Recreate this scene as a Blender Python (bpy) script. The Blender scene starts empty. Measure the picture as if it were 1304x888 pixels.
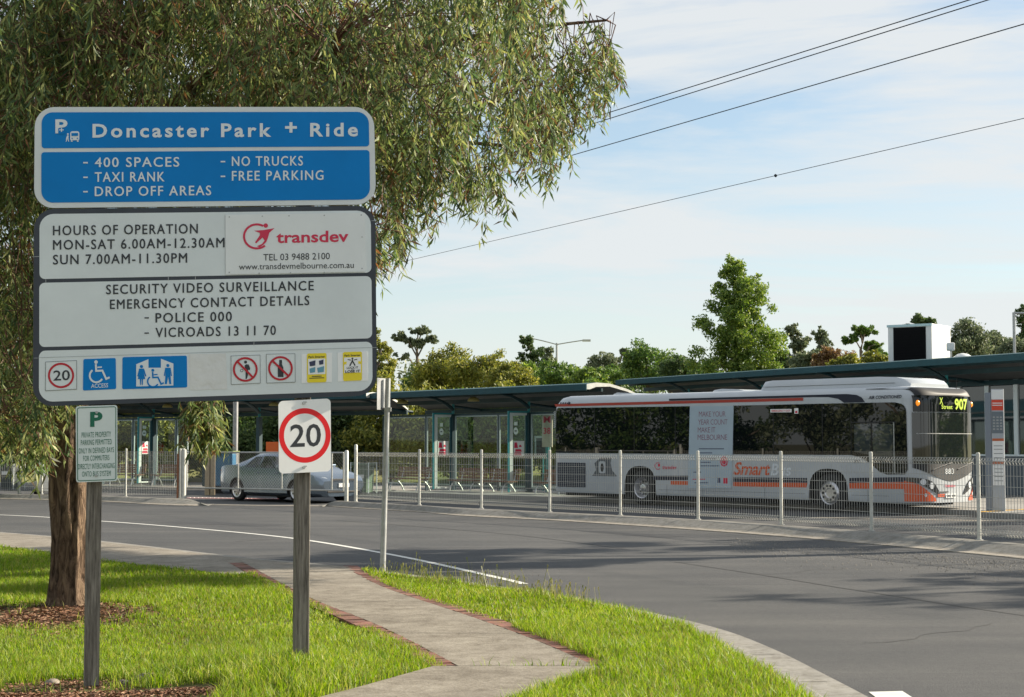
import bpy, bmesh, math, random
import numpy as np
from math import sin, cos, pi, atan, atan2, sqrt, radians
from mathutils import Vector, Matrix
random.seed(7); RNG = np.random.default_rng(11)
S = bpy.context.scene; COL = S.collection

# ------------------------------------------------------------------ camera
F = 2100.0; CX, CY, HOR = 652.0, 444.0, 565.0; EYE = 1.7
PITCH = atan((HOR - CY) / F); CP, SP = cos(PITCH), sin(PITCH)
cam = bpy.data.cameras.new('camera'); cam.lens = F / 1304 * 36; cam.sensor_width = 36; cam.clip_start = .1; cam.clip_end = 6000
camo = bpy.data.objects.new('camera', cam); COL.objects.link(camo)
camo.location = (0, 0, EYE); camo.rotation_euler = (pi / 2 + PITCH, 0, 0); S.camera = camo

# ------------------------------------------------------------------ sky, sun, exposure
SUN_EL = radians(25); SUN_H = Vector((.935, .354, 0)).normalized()
SUN_DIR = Vector((SUN_H.x * cos(SUN_EL), SUN_H.y * cos(SUN_EL), sin(SUN_EL)))
SUN_ENERGY, SKY_STRENGTH, EXPOSURE = 5.0, .086, 1.1
W = bpy.data.worlds.new("World"); S.world = W; W.use_nodes = True
nt = W.node_tree; N = nt.nodes; L = nt.links
bg = N['Background']; bg.inputs['Strength'].default_value = SKY_STRENGTH
sky = N.new('ShaderNodeTexSky'); sky.sky_type = 'NISHITA'; sky.sun_disc = False
sky.sun_elevation = SUN_EL; sky.sun_rotation = atan2(SUN_H.x, SUN_H.y)
sky.air_density = 1.0; sky.dust_density = .4; sky.ozone_density = 1.0
tc = N.new('ShaderNodeTexCoord'); mp = N.new('ShaderNodeMapping'); L.new(tc.outputs['Generated'], mp.inputs['Vector'])
mp.inputs['Scale'].default_value = (1.0, 1.0, 7.5); mp.inputs['Rotation'].default_value = (0, radians(7), radians(20))
nz = N.new('ShaderNodeTexNoise'); nz.inputs['Scale'].default_value = 3.2; nz.inputs['Detail'].default_value = 7; nz.inputs['Roughness'].default_value = .6
nz.inputs['Distortion'].default_value = .5
L.new(mp.outputs['Vector'], nz.inputs['Vector'])
rp = N.new('ShaderNodeValToRGB'); rp.color_ramp.elements[0].position = .36; rp.color_ramp.elements[0].color = (.26, .26, .26, 1)
rp.color_ramp.elements[1].position = .60; rp.color_ramp.elements[1].color = (.92, .92, .92, 1)
L.new(nz.outputs['Fac'], rp.inputs['Fac'])
mx = N.new('ShaderNodeMix'); mx.data_type = 'RGBA'; sx = N.new('ShaderNodeSeparateXYZ'); L.new(tc.outputs['Generated'], sx.inputs[0]); hz_ = N.new('ShaderNodeMapRange'); hz_.interpolation_type = 'SMOOTHSTEP'; hz_.inputs['From Min'].default_value = .20; hz_.inputs['From Max'].default_value = .0; hz_.inputs['To Min'].default_value = 0; hz_.inputs['To Max'].default_value = .88; L.new(sx.outputs['Z'], hz_.inputs['Value'])
mm_ = N.new('ShaderNodeMath'); mm_.operation = 'MAXIMUM'; L.new(rp.outputs['Color'], mm_.inputs[0]); L.new(hz_.outputs['Result'], mm_.inputs[1]); L.new(mm_.outputs[0], mx.inputs['Factor'])
L.new(sky.outputs['Color'], mx.inputs[6]); mx.inputs[7].default_value = (4.45, 4.6, 4.65, 1)
tn = N.new('ShaderNodeMix'); tn.data_type = 'RGBA'; tn.blend_type = 'MULTIPLY'; tn.inputs['Factor'].default_value = 1; L.new(sky.outputs['Color'], tn.inputs[6]); tn.inputs[7].default_value = (.72, .80, .83, 1); L.new(tn.outputs[2], mx.inputs[6])
L.new(mx.outputs[2], bg.inputs['Color'])
sun = bpy.data.lights.new('sun', 'SUN'); sun.energy = SUN_ENERGY; sun.angle = radians(.5); sun.color = (1, .89, .72)
suno = bpy.data.objects.new('sun', sun); COL.objects.link(suno)
suno.rotation_euler = SUN_DIR.to_track_quat('Z', 'Y').to_euler(); suno.location = (60, 30, 40)
vs = S.view_settings; vs.view_transform = 'Standard'; vs.look = 'None'; vs.exposure = EXPOSURE; vs.gamma = 1; vs.use_curve_mapping = False
S.render.engine = 'CYCLES'; S.cycles.max_bounces = 8; S.cycles.transparent_max_bounces = 16
try: S.cycles.use_denoising = True
except Exception: pass

# ------------------------------------------------------------------ measuring helpers
def ray(px, py):
    x = (px - CX) / F; y = (CY - py) / F
    return Vector((x, CP - SP * y, SP + CP * y))
def at(px, py, Y):
    r = ray(px, py); t = Y / r.y
    return Vector((r.x * t, Y, EYE + r.z * t))
def gnd(px, py, z=0.0):
    r = ray(px, py); t = (z - EYE) / r.z
    return Vector((r.x * t, r.y * t, z))
class Fr:                      # an upright working plane: u along it, w away from the viewer, v up
    def __init__(f, o, yaw):
        f.o = Vector(o); f.yaw = yaw; f.U = Vector((cos(yaw), sin(yaw), 0)); f.W = Vector((-sin(yaw), cos(yaw), 0))
    def uv(f, px, py, w=0.0):
        r = ray(px, py); t = (w + f.o.dot(f.W)) / r.dot(f.W)
        P = Vector((0, 0, EYE)) + r * t - f.o
        return (P.dot(f.U), w, P.z)
    def world(f, u, w, v): return f.o + f.U * u + f.W * w + Vector((0, 0, v))

# ------------------------------------------------------------------ materials
MATS = {}
def mat(name, col, rough=.6, metal=0., var=0., vs=8., bump=0., bs=60., spec=.5, emit=0., col2=None, coat=0.):
    if name in MATS: return MATS[name]
    m = bpy.data.materials.new(name); m.use_nodes = True; n = m.node_tree.nodes; l = m.node_tree.links
    b = n['Principled BSDF']; b.inputs['Base Color'].default_value = (*col, 1); b.inputs['Roughness'].default_value = rough
    b.inputs['Metallic'].default_value = metal; b.inputs['Specular IOR Level'].default_value = spec
    if coat: b.inputs['Coat Weight'].default_value = coat; b.inputs['Coat Roughness'].default_value = .05
    if emit: b.inputs['Emission Color'].default_value = (*col, 1); b.inputs['Emission Strength'].default_value = emit
    if var or bump or col2: t = n.new('ShaderNodeTexCoord')
    if var or col2:
        z = n.new('ShaderNodeTexNoise'); z.inputs['Scale'].default_value = vs; z.inputs['Detail'].default_value = 6; z.inputs['Roughness'].default_value = .65
        l.new(t.outputs['Object'], z.inputs['Vector'])
        r = n.new('ShaderNodeValToRGB'); e = r.color_ramp.elements; e[0].position = .3; e[1].position = .7
        c2 = col2 or tuple(c * (1 + var) for c in col); c1 = col if col2 else tuple(c * (1 - var) for c in col)
        e[0].color = (*c1, 1); e[1].color = (*c2, 1)
        l.new(z.outputs['Fac'], r.inputs['Fac']); l.new(r.outputs['Color'], b.inputs['Base Color'])
    if bump:
        z = n.new('ShaderNodeTexNoise'); z.inputs['Scale'].default_value = bs; z.inputs['Detail'].default_value = 5
        l.new(t.outputs['Object'], z.inputs['Vector'])
        bp = n.new('ShaderNodeBump'); bp.inputs['Strength'].default_value = bump; bp.inputs['Distance'].default_value = .02
        l.new(z.outputs['Fac'], bp.inputs['Height']); l.new(bp.outputs['Normal'], b.inputs['Normal'])
    MATS[name] = m; return m
def leafmat(name, cols, trans=.35, rough=.5, patch=.35, pscale=.8, spec=.5):
    """leaf or blade: every loose leaf draws its own shade, larger patches vary too; light passes through"""
    m = bpy.data.materials.new(name); m.use_nodes = True; n = m.node_tree.nodes; l = m.node_tree.links
    b = n['Principled BSDF']; b.inputs['Roughness'].default_value = rough; b.inputs['Specular IOR Level'].default_value = spec
    g = n.new('ShaderNodeNewGeometry'); t = n.new('ShaderNodeTexCoord'); z = n.new('ShaderNodeTexNoise')
    z.inputs['Scale'].default_value = pscale; z.inputs['Detail'].default_value = 3; l.new(t.outputs['Object'], z.inputs['Vector'])
    a = n.new('ShaderNodeMath'); a.operation = 'MULTIPLY_ADD'; a.inputs[1].default_value = 2 * patch; a.inputs[2].default_value = -patch
    l.new(z.outputs['Fac'], a.inputs[0])
    s = n.new('ShaderNodeMath'); s.operation = 'ADD'; s.use_clamp = True; l.new(g.outputs['Random Per Island'], s.inputs[0]); l.new(a.outputs[0], s.inputs[1])
    r = n.new('ShaderNodeValToRGB'); e = r.color_ramp.elements
    while len(e) < len(cols): e.new(.5)
    for i, c in enumerate(cols): e[i].position = i / (len(cols) - 1); e[i].color = (*c, 1)
    l.new(s.outputs[0], r.inputs['Fac']); l.new(r.outputs['Color'], b.inputs['Base Color'])
    tr = n.new('ShaderNodeBsdfTranslucent'); hs = n.new('ShaderNodeHueSaturation'); hs.inputs['Value'].default_value = 1.5; hs.inputs['Saturation'].default_value = 1.1
    l.new(r.outputs['Color'], hs.inputs['Color']); l.new(hs.outputs['Color'], tr.inputs['Color'])
    mi = n.new('ShaderNodeMixShader'); mi.inputs[0].default_value = trans
    l.new(b.outputs[0], mi.inputs[1]); l.new(tr.outputs[0], mi.inputs[2]); l.new(mi.outputs[0], n['Material Output'].inputs['Surface'])
    return m
def glassmat(name, tint=(.86, .93, .9), refl=.9):
    m = bpy.data.materials.new(name); m.use_nodes = True; n = m.node_tree.nodes; l = m.node_tree.links
    tr = n.new('ShaderNodeBsdfTransparent'); tr.inputs[0].default_value = (*tint, 1)
    gl = n.new('ShaderNodeBsdfGlossy'); gl.inputs['Roughness'].default_value = .03
    fr = n.new('ShaderNodeFresnel'); fr.inputs[0].default_value = 1.45
    gg = n.new('ShaderNodeNewGeometry'); mm = n.new('ShaderNodeMath'); mm.operation = 'SUBTRACT'; mm.use_clamp = True; l.new(fr.outputs[0], mm.inputs[0]); l.new(gg.outputs['Backfacing'], mm.inputs[1])
    mi = n.new('ShaderNodeMixShader'); l.new(mm.outputs[0], mi.inputs[0]); l.new(tr.outputs[0], mi.inputs[1]); l.new(gl.outputs[0], mi.inputs[2])
    l.new(mi.outputs[0], n['Material Output'].inputs['Surface']); return m

WHITE = mat('white_sheet', (.68, .71, .71), .45, var=.05, vs=3)
SIGNGREY = mat('sign_sheet', (.70, .745, .745), .4, var=.06, vs=2.2)
PLATE = mat('plate_white', (.76, .78, .77), .45, var=.04, vs=3)
BLUE = mat('sign_blue', (.0, .20, .56), .55, var=.07, vs=2, spec=.2)
LETTERW = mat('letter_white', (.72, .76, .78), .45)
CHAR = mat('sign_charcoal', (.035, .042, .055), .5, var=.2, vs=4)
INK = mat('ink_black', (.025, .03, .035), .5)
RED = mat('sign_red', (.5, .008, .02), .45)
BRIGHTRED = mat('bright_red', (.78, .004, .008), .4)
LOGORED = mat('logo_red', (.62, .02, .07), .45)
GREEN = mat('sign_green', (.0, .13, .07), .5)
YELLOW = mat('sign_yellow', (.85, .68, .02), .5)
RETRO = mat('bright_white', (.86, .86, .84), .45, var=.02, vs=20)
TIMBER = None
STEEL = mat('galvanised', (.42, .43, .42), .45, .55, var=.2, vs=14)
FENCEM = mat('fence_silver', (.5, .51, .49), .5, .35, var=.15, vs=9)
FPOST = mat('post_paint', (.55, .55, .5), .5, .1, var=.18, vs=7)
TEAL = mat('teal_paint', (.003, .052, .068), .65, var=.15, vs=3)
TEALD = mat('dark_teal', (.006, .035, .045), .45, var=.2, vs=3)
TEALB = mat('bright_teal', (.02, .22, .24), .35)
SOFFIT = mat('soffit', (.075, .082, .085), .7, var=.15, vs=2)
BLACK = mat('black', (.012, .012, .013), .6)
RUBBER = mat('rubber', (.018, .018, .018), .8)
CONC = mat('concrete', (.28, .26, .22), .85, var=.16, vs=1.6, bump=.15, bs=70)
KERB = mat('kerb_concrete', (.25, .24, .215), .85, var=.2, vs=2.5, bump=.15, bs=60)
CHROME = mat('alloy', (.6, .6, .62), .28, .85)

# ------------------------------------------------------------------ mesh builder
class MB:
    def __init__(s): s.v = []; s.f = []; s.m = []; s.mats = []
    def mi(s, m):
        if m not in s.mats: s.mats.append(m)
        return s.mats.index(m)
    def add(s, vs, fs, m):
        k = len(s.v); i = s.mi(m); s.v += [tuple(v) for v in vs]
        for f in fs: s.f.append(tuple(k + a for a in f)); s.m.append(i)
    def box(s, x0, x1, y0, y1, z0, z1, m, M=None):
        vs = [Vector((x, y, z)) for z in (z0, z1) for y in (y0, y1) for x in (x0, x1)]
        if M is not None: vs = [M @ v for v in vs]
        s.add(vs, [(0, 2, 3, 1), (4, 5, 7, 6), (0, 1, 5, 4), (2, 6, 7, 3), (0, 4, 6, 2), (1, 3, 7, 5)], m)
    def tube(s, pts, r, m, n=8, caps=True):
        pts = [Vector(p) for p in pts]
        rs = r if isinstance(r, (list, tuple)) else [r] * len(pts)
        k = len(s.v); i = s.mi(m); prev = None
        for j, p in enumerate(pts):
            d = (pts[min(j + 1, len(pts) - 1)] - pts[max(j - 1, 0)]).normalized()
            if prev is None:
                a = d.cross(Vector((0, 0, 1)) if abs(d.z) < .9 else Vector((1, 0, 0))).normalized()
            else:
                a = (prev - d * prev.dot(d)).normalized()
            prev = a; b = d.cross(a)
            for q in range(n):
                t = 2 * pi * q / n + (pi / n if n == 4 else 0); s.v.append(tuple(p + (a * cos(t) + b * sin(t)) * rs[j]))
        for j in range(len(pts) - 1):
            for q in range(n):
                q2 = (q + 1) % n
                s.f.append((k + j * n + q, k + j * n + q2, k + (j + 1) * n + q2, k + (j + 1) * n + q)); s.m.append(i)
        if caps:
            s.f.append(tuple(k + q for q in reversed(range(n)))); s.m.append(i)
            e = k + (len(pts) - 1) * n; s.f.append(tuple(e + q for q in range(n))); s.m.append(i)
    def poly(s, pts, m): s.add(pts, [tuple(range(len(pts)))], m)
    def prism(s, pts, thick, m, mside=None):
        """pts = ring of 3D points, thick = offset vector"""
        n = len(pts); t = Vector(thick); k = [Vector(p) for p in pts]
        s.add(k, [tuple(range(n))], m); s.add([p + t for p in k], [tuple(reversed(range(n)))], mside or m)
        s.add(k + [p + t for p in k], [(i, i + n, (i + 1) % n + n, (i + 1) % n) for i in range(n)], mside or m)
    def loft(s, rings, m, caps=True, closed=True, start=True):
        k = len(s.v); i = s.mi(m); n = len(rings[0])
        for r in rings: s.v += [tuple(p) for p in r]
        for j in range(len(rings) - 1):
            for q in range(n if closed else n - 1):
                q2 = (q + 1) % n
                s.f.append((k + j * n + q, k + j * n + q2, k + (j + 1) * n + q2, k + (j + 1) * n + q)); s.m.append(i)
        if caps:
            if start: s.f.append(tuple(k + q for q in reversed(range(n)))); s.m.append(i)
            e = k + (len(rings) - 1) * n; s.f.append(tuple(e + q for q in range(n))); s.m.append(i)
    def build(s, name, parent=None, smooth=None, bevel=0, loc=None, rotz=0, recalc=False):
        me = bpy.data.meshes.new(name); me.from_pydata(s.v, [], s.f)
        for m in s.mats: me.materials.append(m)
        if len(s.mats) > 1: me.polygons.foreach_set('material_index', s.m)
        if recalc:
            b = bmesh.new(); b.from_mesh(me); bmesh.ops.recalc_face_normals(b, faces=b.faces); b.to_mesh(me); b.free()
        if smooth is not None:
            me.polygons.foreach_set('use_smooth', [True] * len(me.polygons)); me.set_sharp_from_angle(angle=radians(smooth))
        me.update(); o = bpy.data.objects.new(name, me); COL.objects.link(o)
        if parent: o.parent = parent
        if loc is not None: o.location = loc
        o.rotation_euler.z = rotz
        if bevel:
            bv = o.modifiers.new('edge', 'BEVEL'); bv.width = bevel; bv.segments = 2; bv.limit_method = 'ANGLE'; bv.angle_limit = radians(40)
        return o
def np_mesh(name, V, T, m, parent=None, loc=None):
    me = bpy.data.meshes.new(name); V = np.asarray(V, np.float32); T = np.asarray(T, np.int32); k = T.shape[1]
    me.vertices.add(len(V)); me.vertices.foreach_set('co', V.ravel())
    me.loops.add(T.size); me.loops.foreach_set('vertex_index', T.ravel())
    me.polygons.add(len(T)); me.polygons.foreach_set('loop_start', np.arange(0, T.size, k, dtype=np.int32))
    me.update(calc_edges=True); me.validate()
    me.materials.append(m); o = bpy.data.objects.new(name, me); COL.objects.link(o)
    if parent: o.parent = parent
    if loc is not None: o.location = loc
    return o
def tag(o, label=None, cat=None, group=None, kind=None):
    if label: o['label'] = label
    if cat: o['category'] = cat
    if group: o['group'] = group
    if kind: o['kind'] = kind
    return o
def thing(name, label, cat, loc=(0, 0, 0), rotz=0, group=None):
    o = bpy.data.objects.new(name, None); COL.objects.link(o); o.location = loc; o.rotation_euler = (0, 0, rotz)
    o.empty_display_size = .2
    return tag(o, label, cat, group)
def kids(o): return [c for c in bpy.data.objects if c.parent == o]
def copy_tree(o, parent=None):
    c = o.copy(); COL.objects.link(c)
    if parent: c.parent = parent
    for ch in kids(o): copy_tree(ch, c)
    return c

# ------------------------------------------------------------------ lettering and flat printed shapes
FONT = {}
def glyphs(txt, bold=0., space=1., shear=0., res=3):
    key = (txt, bold, space, shear)
    if key in FONT: return FONT[key]
    cu = bpy.data.curves.new('letters', 'FONT'); cu.body = txt; cu.size = 1; cu.resolution_u = res; cu.offset = bold
    cu.space_character = space; cu.shear = shear; cu.fill_mode = 'FRONT'
    o = bpy.data.objects.new('letters', cu); COL.objects.link(o)
    dg = bpy.context.evaluated_depsgraph_get(); e = o.evaluated_get(dg); me = e.to_mesh()
    v = [(p.co.x, p.co.y) for p in me.vertices]; f = [tuple(p.vertices) for p in me.polygons]
    e.to_mesh_clear(); bpy.data.objects.remove(o); bpy.data.curves.remove(cu)
    FONT[key] = (v, f); return FONT[key]
_cap = {}
def cap_h(bold):
    if bold not in _cap:
        v, f = glyphs('H', bold); ys = [p[1] for p in v]; _cap[bold] = (min(ys), max(ys))
    return _cap[bold]
def put_text(mb, fn, txt, m, x0, y0, x1, y1, cap, bold=0., space=1., shear=0.):
    """baseline from (x0,y0) to (x1,y1), capitals 'cap' tall, fn maps the flat layout onto the panel"""
    v, f = glyphs(txt, bold, space, shear); lo, hi = cap_h(bold)
    xs = [p[0] for p in v]; a, b = min(xs), max(xs)
    out = []
    for x, y in v:
        t = (x - a) / (b - a); h = (y - lo) / (hi - lo)
        out.append(fn(x0 + (x1 - x0) * t, y0 + (y1 - y0) * t - h * cap))
    mb.add(out, f, m)
def shape(mb, fn, pts, m): mb.poly([fn(*p) for p in pts], m)
def ring_strip(mb, fn, cx, cy, rx, ry, qx, qy, m, a0=0, a1=360, n=40):
    full = abs(a1 - a0) >= 360; k = n if full else n + 1; vs = []
    for i in range(k):
        a = radians(a0 + (a1 - a0) * i / n)
        vs += [fn(cx + rx * cos(a), cy + ry * sin(a)), fn(cx + qx * cos(a), cy + qy * sin(a))]
    mb.add(vs, [(2 * i, 2 * i + 1, (2 * i + 3) % (2 * k), (2 * i + 2) % (2 * k)) for i in range(n)], m)
def disc(mb, fn, cx, cy, rx, ry, m, n=28): shape(mb, fn, [(cx + rx * cos(2 * pi * i / n), cy + ry * sin(2 * pi * i / n)) for i in range(n)], m)
def stroke(mb, fn, pts, wd, m):
    P = [Vector(p) for p in pts]; vs = []
    for i, p in enumerate(P):
        d1 = (p - P[i - 1]).normalized() if i else (P[1] - p).normalized(); d2 = (P[i + 1] - p).normalized() if i < len(P) - 1 else d1
        n1 = Vector((-d1.y, d1.x)); n2 = Vector((-d2.y, d2.x)); b = (n1 + n2)
        b = b.normalized() if b.length > .1 else n1
        k = wd / 2 / max(.5, b.dot(n1)); vs += [fn(*(p + b * k)), fn(*(p - b * k))]
    mb.add(vs, [(2 * i, 2 * i + 1, 2 * i + 3, 2 * i + 2) for i in range(len(P) - 1)], m)
def rquad(tl, tr, br, bl, r, n=7):
    """rounded four-sided outline; r = radius at tl,tr,br,bl"""
    c = [Vector(tl), Vector(tr), Vector(br), Vector(bl)]
    if not isinstance(r, (list, tuple)): r = [r] * 4
    out = []
    for i in range(4):
        p = c[i]; a = (c[i - 1] - p).normalized(); b = (c[(i + 1) % 4] - p).normalized(); A = p + a * r[i]; B = p + b * r[i]; k = .5523
        c1 = A - a * r[i] * k; c2 = B - b * r[i] * k
        for j in range(n + 1):
            t = j / n; q = 1 - t
            out.append(tuple(A * q ** 3 + c1 * 3 * q * q * t + c2 * 3 * q * t * t + B * t ** 3))
    return out
def outline(mb, fn, ring, wd, m):
    """thin printed line just inside a ring"""
    c = sum((Vector(p) for p in ring), Vector((0, 0))) / len(ring); n = len(ring); P = [Vector(p) for p in ring]; vs = []
    for i, p in enumerate(P):
        d = P[(i + 1) % n] - P[i - 1]; nn = Vector((-d.y, d.x)).normalized()
        if nn.dot(c - p) < 0: nn = -nn
        vs += [fn(*p), fn(*(p + nn * wd))]
    mb.add(vs, [(2 * i, 2 * i + 1, (2 * i + 3) % (2 * n), (2 * i + 2) % (2 * n)) for i in range(n)], m)
def crom(P, n=6):
    P = [Vector(p) for p in P]; out = []
    for i in range(len(P) - 1):
        a = P[max(i - 1, 0)]; b = P[i]; c = P[i + 1]; d = P[min(i + 2, len(P) - 1)]
        for j in range(n):
            t = j / n
            out.append(.5 * ((2 * b) + (c - a) * t + (2 * a - 5 * b + 4 * c - d) * t * t + (3 * b - a - 3 * c + d) * t ** 3))
    out.append(P[-1]); return out

# ================================================================== THE SETTING
def asphalt():
    m = bpy.data.materials.new('asphalt'); m.use_nodes = True; n = m.node_tree.nodes; l = m.node_tree.links; b = n['Principled BSDF']
    t = n.new('ShaderNodeTexCoord')
    def noise(sc, det=4, rough=.6, mapscale=None):
        z = n.new('ShaderNodeTexNoise'); z.inputs['Scale'].default_value = sc; z.inputs['Detail'].default_value = det; z.inputs['Roughness'].default_value = rough
        if mapscale:
            q = n.new('ShaderNodeMapping'); q.inputs['Scale'].default_value = mapscale; q.inputs['Rotation'].default_value = (0, 0, radians(-52)); l.new(t.outputs['Object'], q.inputs['Vector']); l.new(q.outputs[0], z.inputs['Vector'])
        else: l.new(t.outputs['Object'], z.inputs['Vector'])
        return z
    big = noise(.35, 5, .6); lane = noise(1.0, 4, .6, (.12, 1.1, 1)); fine = noise(85, 3, .7); mid = noise(14, 4, .7)
    def ramp(z, a, b_, c0, c1):
        r = n.new('ShaderNodeValToRGB'); e = r.color_ramp.elements; e[0].position = a; e[1].position = b_; e[0].color = (*c0, 1); e[1].color = (*c1, 1); l.new(z.outputs['Fac'], r.inputs['Fac']); return r
    base = ramp(big, .3, .7, (.051, .0545, .059), (.080, .0815, .083))
    ln = ramp(lane, .35, .65, (.78, .78, .8), (1.12, 1.1, 1.07)); fn = ramp(fine, .32, .68, (.45, .45, .47), (1.7, 1.68, 1.64)); md = ramp(mid, .3, .7, (.86, .86, .86), (1.14, 1.13, 1.1))
    cur = base
    for r in (ln, md, fn):
        x = n.new('ShaderNodeMix'); x.data_type = 'RGBA'; x.blend_type = 'MULTIPLY'; x.inputs['Factor'].default_value = 1
        l.new(cur.outputs[0] if cur is base else cur.outputs[2], x.inputs[6]); l.new(r.outputs[0], x.inputs[7]); cur = x
    l.new(cur.outputs[2], b.inputs['Base Color']); b.inputs['Roughness'].default_value = .82; b.inputs['Specular IOR Level'].default_value = .35
    bp = n.new('ShaderNodeBump'); bp.inputs['Strength'].default_value = .5; bp.inputs['Distance'].default_value = .012; l.new(fine.outputs['Fac'], bp.inputs['Height']); l.new(bp.outputs[0], b.inputs['Normal'])
    return m
ASPH = asphalt()
def struct(name, mb, **k):
    o = mb.build(name, **k); o['kind'] = 'structure'; return o

def terr(x, y):
    t = min(1, max(0, (y - 71) / 110)); h = 2.6 * t * t * (3 - 2 * t) + (.095 * max(0, min(y - 71, 14)))
    return h * (.75 + .25 * sin(x * .03 + 1))
EARTH = mat('dry_ground', (.10, .085, .045), .95, col2=(.16, .15, .06), vs=.5)
BANK = mat('grassy_bank', (.13, .15, .025), .95, col2=(.24, .22, .05), vs=.9, bump=.6, bs=9)
b = MB(); b.add([(-2500, -600, -.05), (2500, -600, -.05), (2500, 4000, -.05), (-2500, 4000, -.05)], [(0, 1, 2, 3)], EARTH); struct('ground', b)
b = MB(); b.add([(-75, -20, 0), (75, -20, 0), (75, 72, 0), (-75, 72, 0)], [(0, 1, 2, 3)], ASPH); struct('road', b)
xs = [-170 + 8 * i for i in range(48)]; ys = [60.5, 64, 71, 72.5, 74, 79, 86, 95, 106, 120, 140, 165, 200]
b = MB(); vs = [(x, y, terr(x, y) + .02 * (y > 71) - .03 * (y <= 71)) for y in ys for x in xs]; nx = len(xs)
b.add(vs, [(j * nx + i, j * nx + i + 1, (j + 1) * nx + i + 1, (j + 1) * nx + i) for j in range(len(ys) - 1) for i in range(nx - 1)], BANK); struct('hill', b, smooth=60)

# near kerb line (top outer edge), the road lies to its left-hand side
K = crom([(-60, 62), (-30, 45), (-20, 38.5), (-13.5, 33.6), (-9.3, 30), (-6.78, 27.3), (-3.94, 23.6), (-2.45, 21.95), (-1.55, 20.75), (-.55, 19.3), (.35, 17.8), (1.02, 16.45), (1.48, 15.1), (1.72, 13.7), (1.86, 12.2), (1.97, 10.7), (2.0, 9), (2.0, 6), (2.0, -14)], 8)
def offset(P, d):
    out = []
    for i, p in enumerate(P):
        t = (P[min(i + 1, len(P) - 1)] - P[max(i - 1, 0)]).normalized(); out.append(Vector((p.x - t.y * d, p.y + t.x * d)))
    return out
def strips(b, P, prof, m):
    """profile = [(offset, height), ...] swept along P"""
    rows = [[(q.x, q.y, z) for q in offset(P, d)] for d, z in prof]; n = len(P)
    for r0, r1, mm in zip(rows[:-1], rows[1:], m if isinstance(m, list) else [m] * (len(prof) - 1)):
        b.add(r0 + r1, [(i, i + 1, n + i + 1, n + i) for i in range(n - 1)], mm)
GUT = mat('gutter_concrete', (.32, .29, .245), .85, var=.18, vs=3, bump=.1)
b = MB(); strips(b, K, [(-.17, .02), (-.165, .102), (-.02, .104), (.0, .095), (.03, .012), (.05, .008), (.44, .006), (.45, -.02)], KERB)
struct('kerb', b, smooth=30)
JNT = mat('kerb_joint', (.06, .055, .045), .95)
b = MB()
for i in range(34, len(K) - 10, 8):
    p = K[i]; t = (K[i + 1] - K[i - 1]).normalized(); nn = Vector((-t.y, t.x)); w = t * .006
    for a, z0, c, z1 in ((-.16, .1055, -.01, .1065), (.06, .0105, .355, .0085)): b.add([(*(p + nn * a - w), z0), (*(p + nn * a + w), z0), (*(p + nn * c + w), z1), (*(p + nn * c - w), z1)], [(0, 1, 2, 3)], JNT)
struct('kerb_joint', b)

LAWN_EDGE = [tuple(p) for p in offset(K, -.1)]
NEARPOLY = LAWN_EDGE + [(-60, -14)]
def inside(x, y, P):
    c = False; j = len(P) - 1
    for i in range(len(P)):
        xi, yi = P[i]; xj, yj = P[j]
        if (yi > y) != (yj > y) and x < (xj - xi) * (y - yi) / (yj - yi) + xi: c = not c
        j = i
    return c
def lawn_z(x, y): return .085 + .125 * math.exp(-((x + 1.44) / (.8 if x < -1.44 else .38)) ** 2 - ((y - 11.25) / .85) ** 2) + .012 * sin(x * 2.1 + y) * sin(y * 1.7)
SOIL = mat('lawn_soil', (.055, .045, .02), .95, col2=(.13, .14, .025), vs=1.6, bump=.5, bs=30)
b = MB(); cell = .2; idx = {}
vs = []; fs = []
def vid(i, j):
    if (i, j) not in idx: idx[(i, j)] = len(vs); x, y = i * cell, j * cell; vs.append((x, y, lawn_z(x, y)))
    return idx[(i, j)]
for i in range(-75, 11):
    for j in range(25, 175):
        if inside((i + .5) * cell, (j + .5) * cell, NEARPOLY): fs.append((vid(i, j), vid(i + 1, j), vid(i + 1, j + 1), vid(i, j + 1)))
b.add(vs, fs, SOIL)
b.add([(-60, -14, .05), (2, -14, .05), (2, 5.0, .05), (-60, 5.0, .05)], [(0, 1, 2, 3)], SOIL)
b.add([(-60, 5, .05), (-15, 5, .05), (-15, 34.9, .05), (-32, 46, .05), (-60, 61, .05)], [(0, 1, 2, 3, 4)], SOIL)
struct('lawn', b, smooth=60)

# footpath beside the road, crossing path with brick edging
PATHC = mat('path_concrete', (.20, .175, .14), .9, col2=(.33, .30, .25), vs=1.7, bump=.25, bs=45)
KL = [p for p in K if p.y > 21.2]
Lin = crom([(-3.6, 22.35), (-3.45, 21.7), (-2.1, 17.2), (-1.15, 14.5), (-.38, 11.9)], 6); Rin = crom([(-2.15, 21.6), (-1.47, 18.56), (-.38, 15.3), (.18, 13.5), (.6, 11.9)], 6)
b = MB()
strips(b, KL, [(-1.85, .03), (-1.84, .106), (-.166, .108)], PATHC)
b.add([(p.x, p.y, .112) for p in Lin] + [(p.x, p.y, .112) for p in reversed(Rin)], [tuple(range(len(Lin) + len(Rin)))], PATHC)
slab = [(-.56, 11.88), (.68, 11.88), (.3, 11.1), (.12, 10.6), (-.3, 9.5), (-1.2, 7.5), (-2.6, 7.5), (-1.62, 9.6), (-1.05, 10.75)]
b.add([(x, y, .116) for x, y in slab], [tuple(range(len(slab)))], PATHC)
ring = [Vector((x, y, .116)) for x, y in slab]
b.add([tuple(p) for p in ring] + [(p.x, p.y, .02) for p in ring], [(i, (i + 1) % 9, (i + 1) % 9 + 9, i + 9) for i in range(9)], PATHC)
struct('footpath', b, recalc=True)
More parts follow.
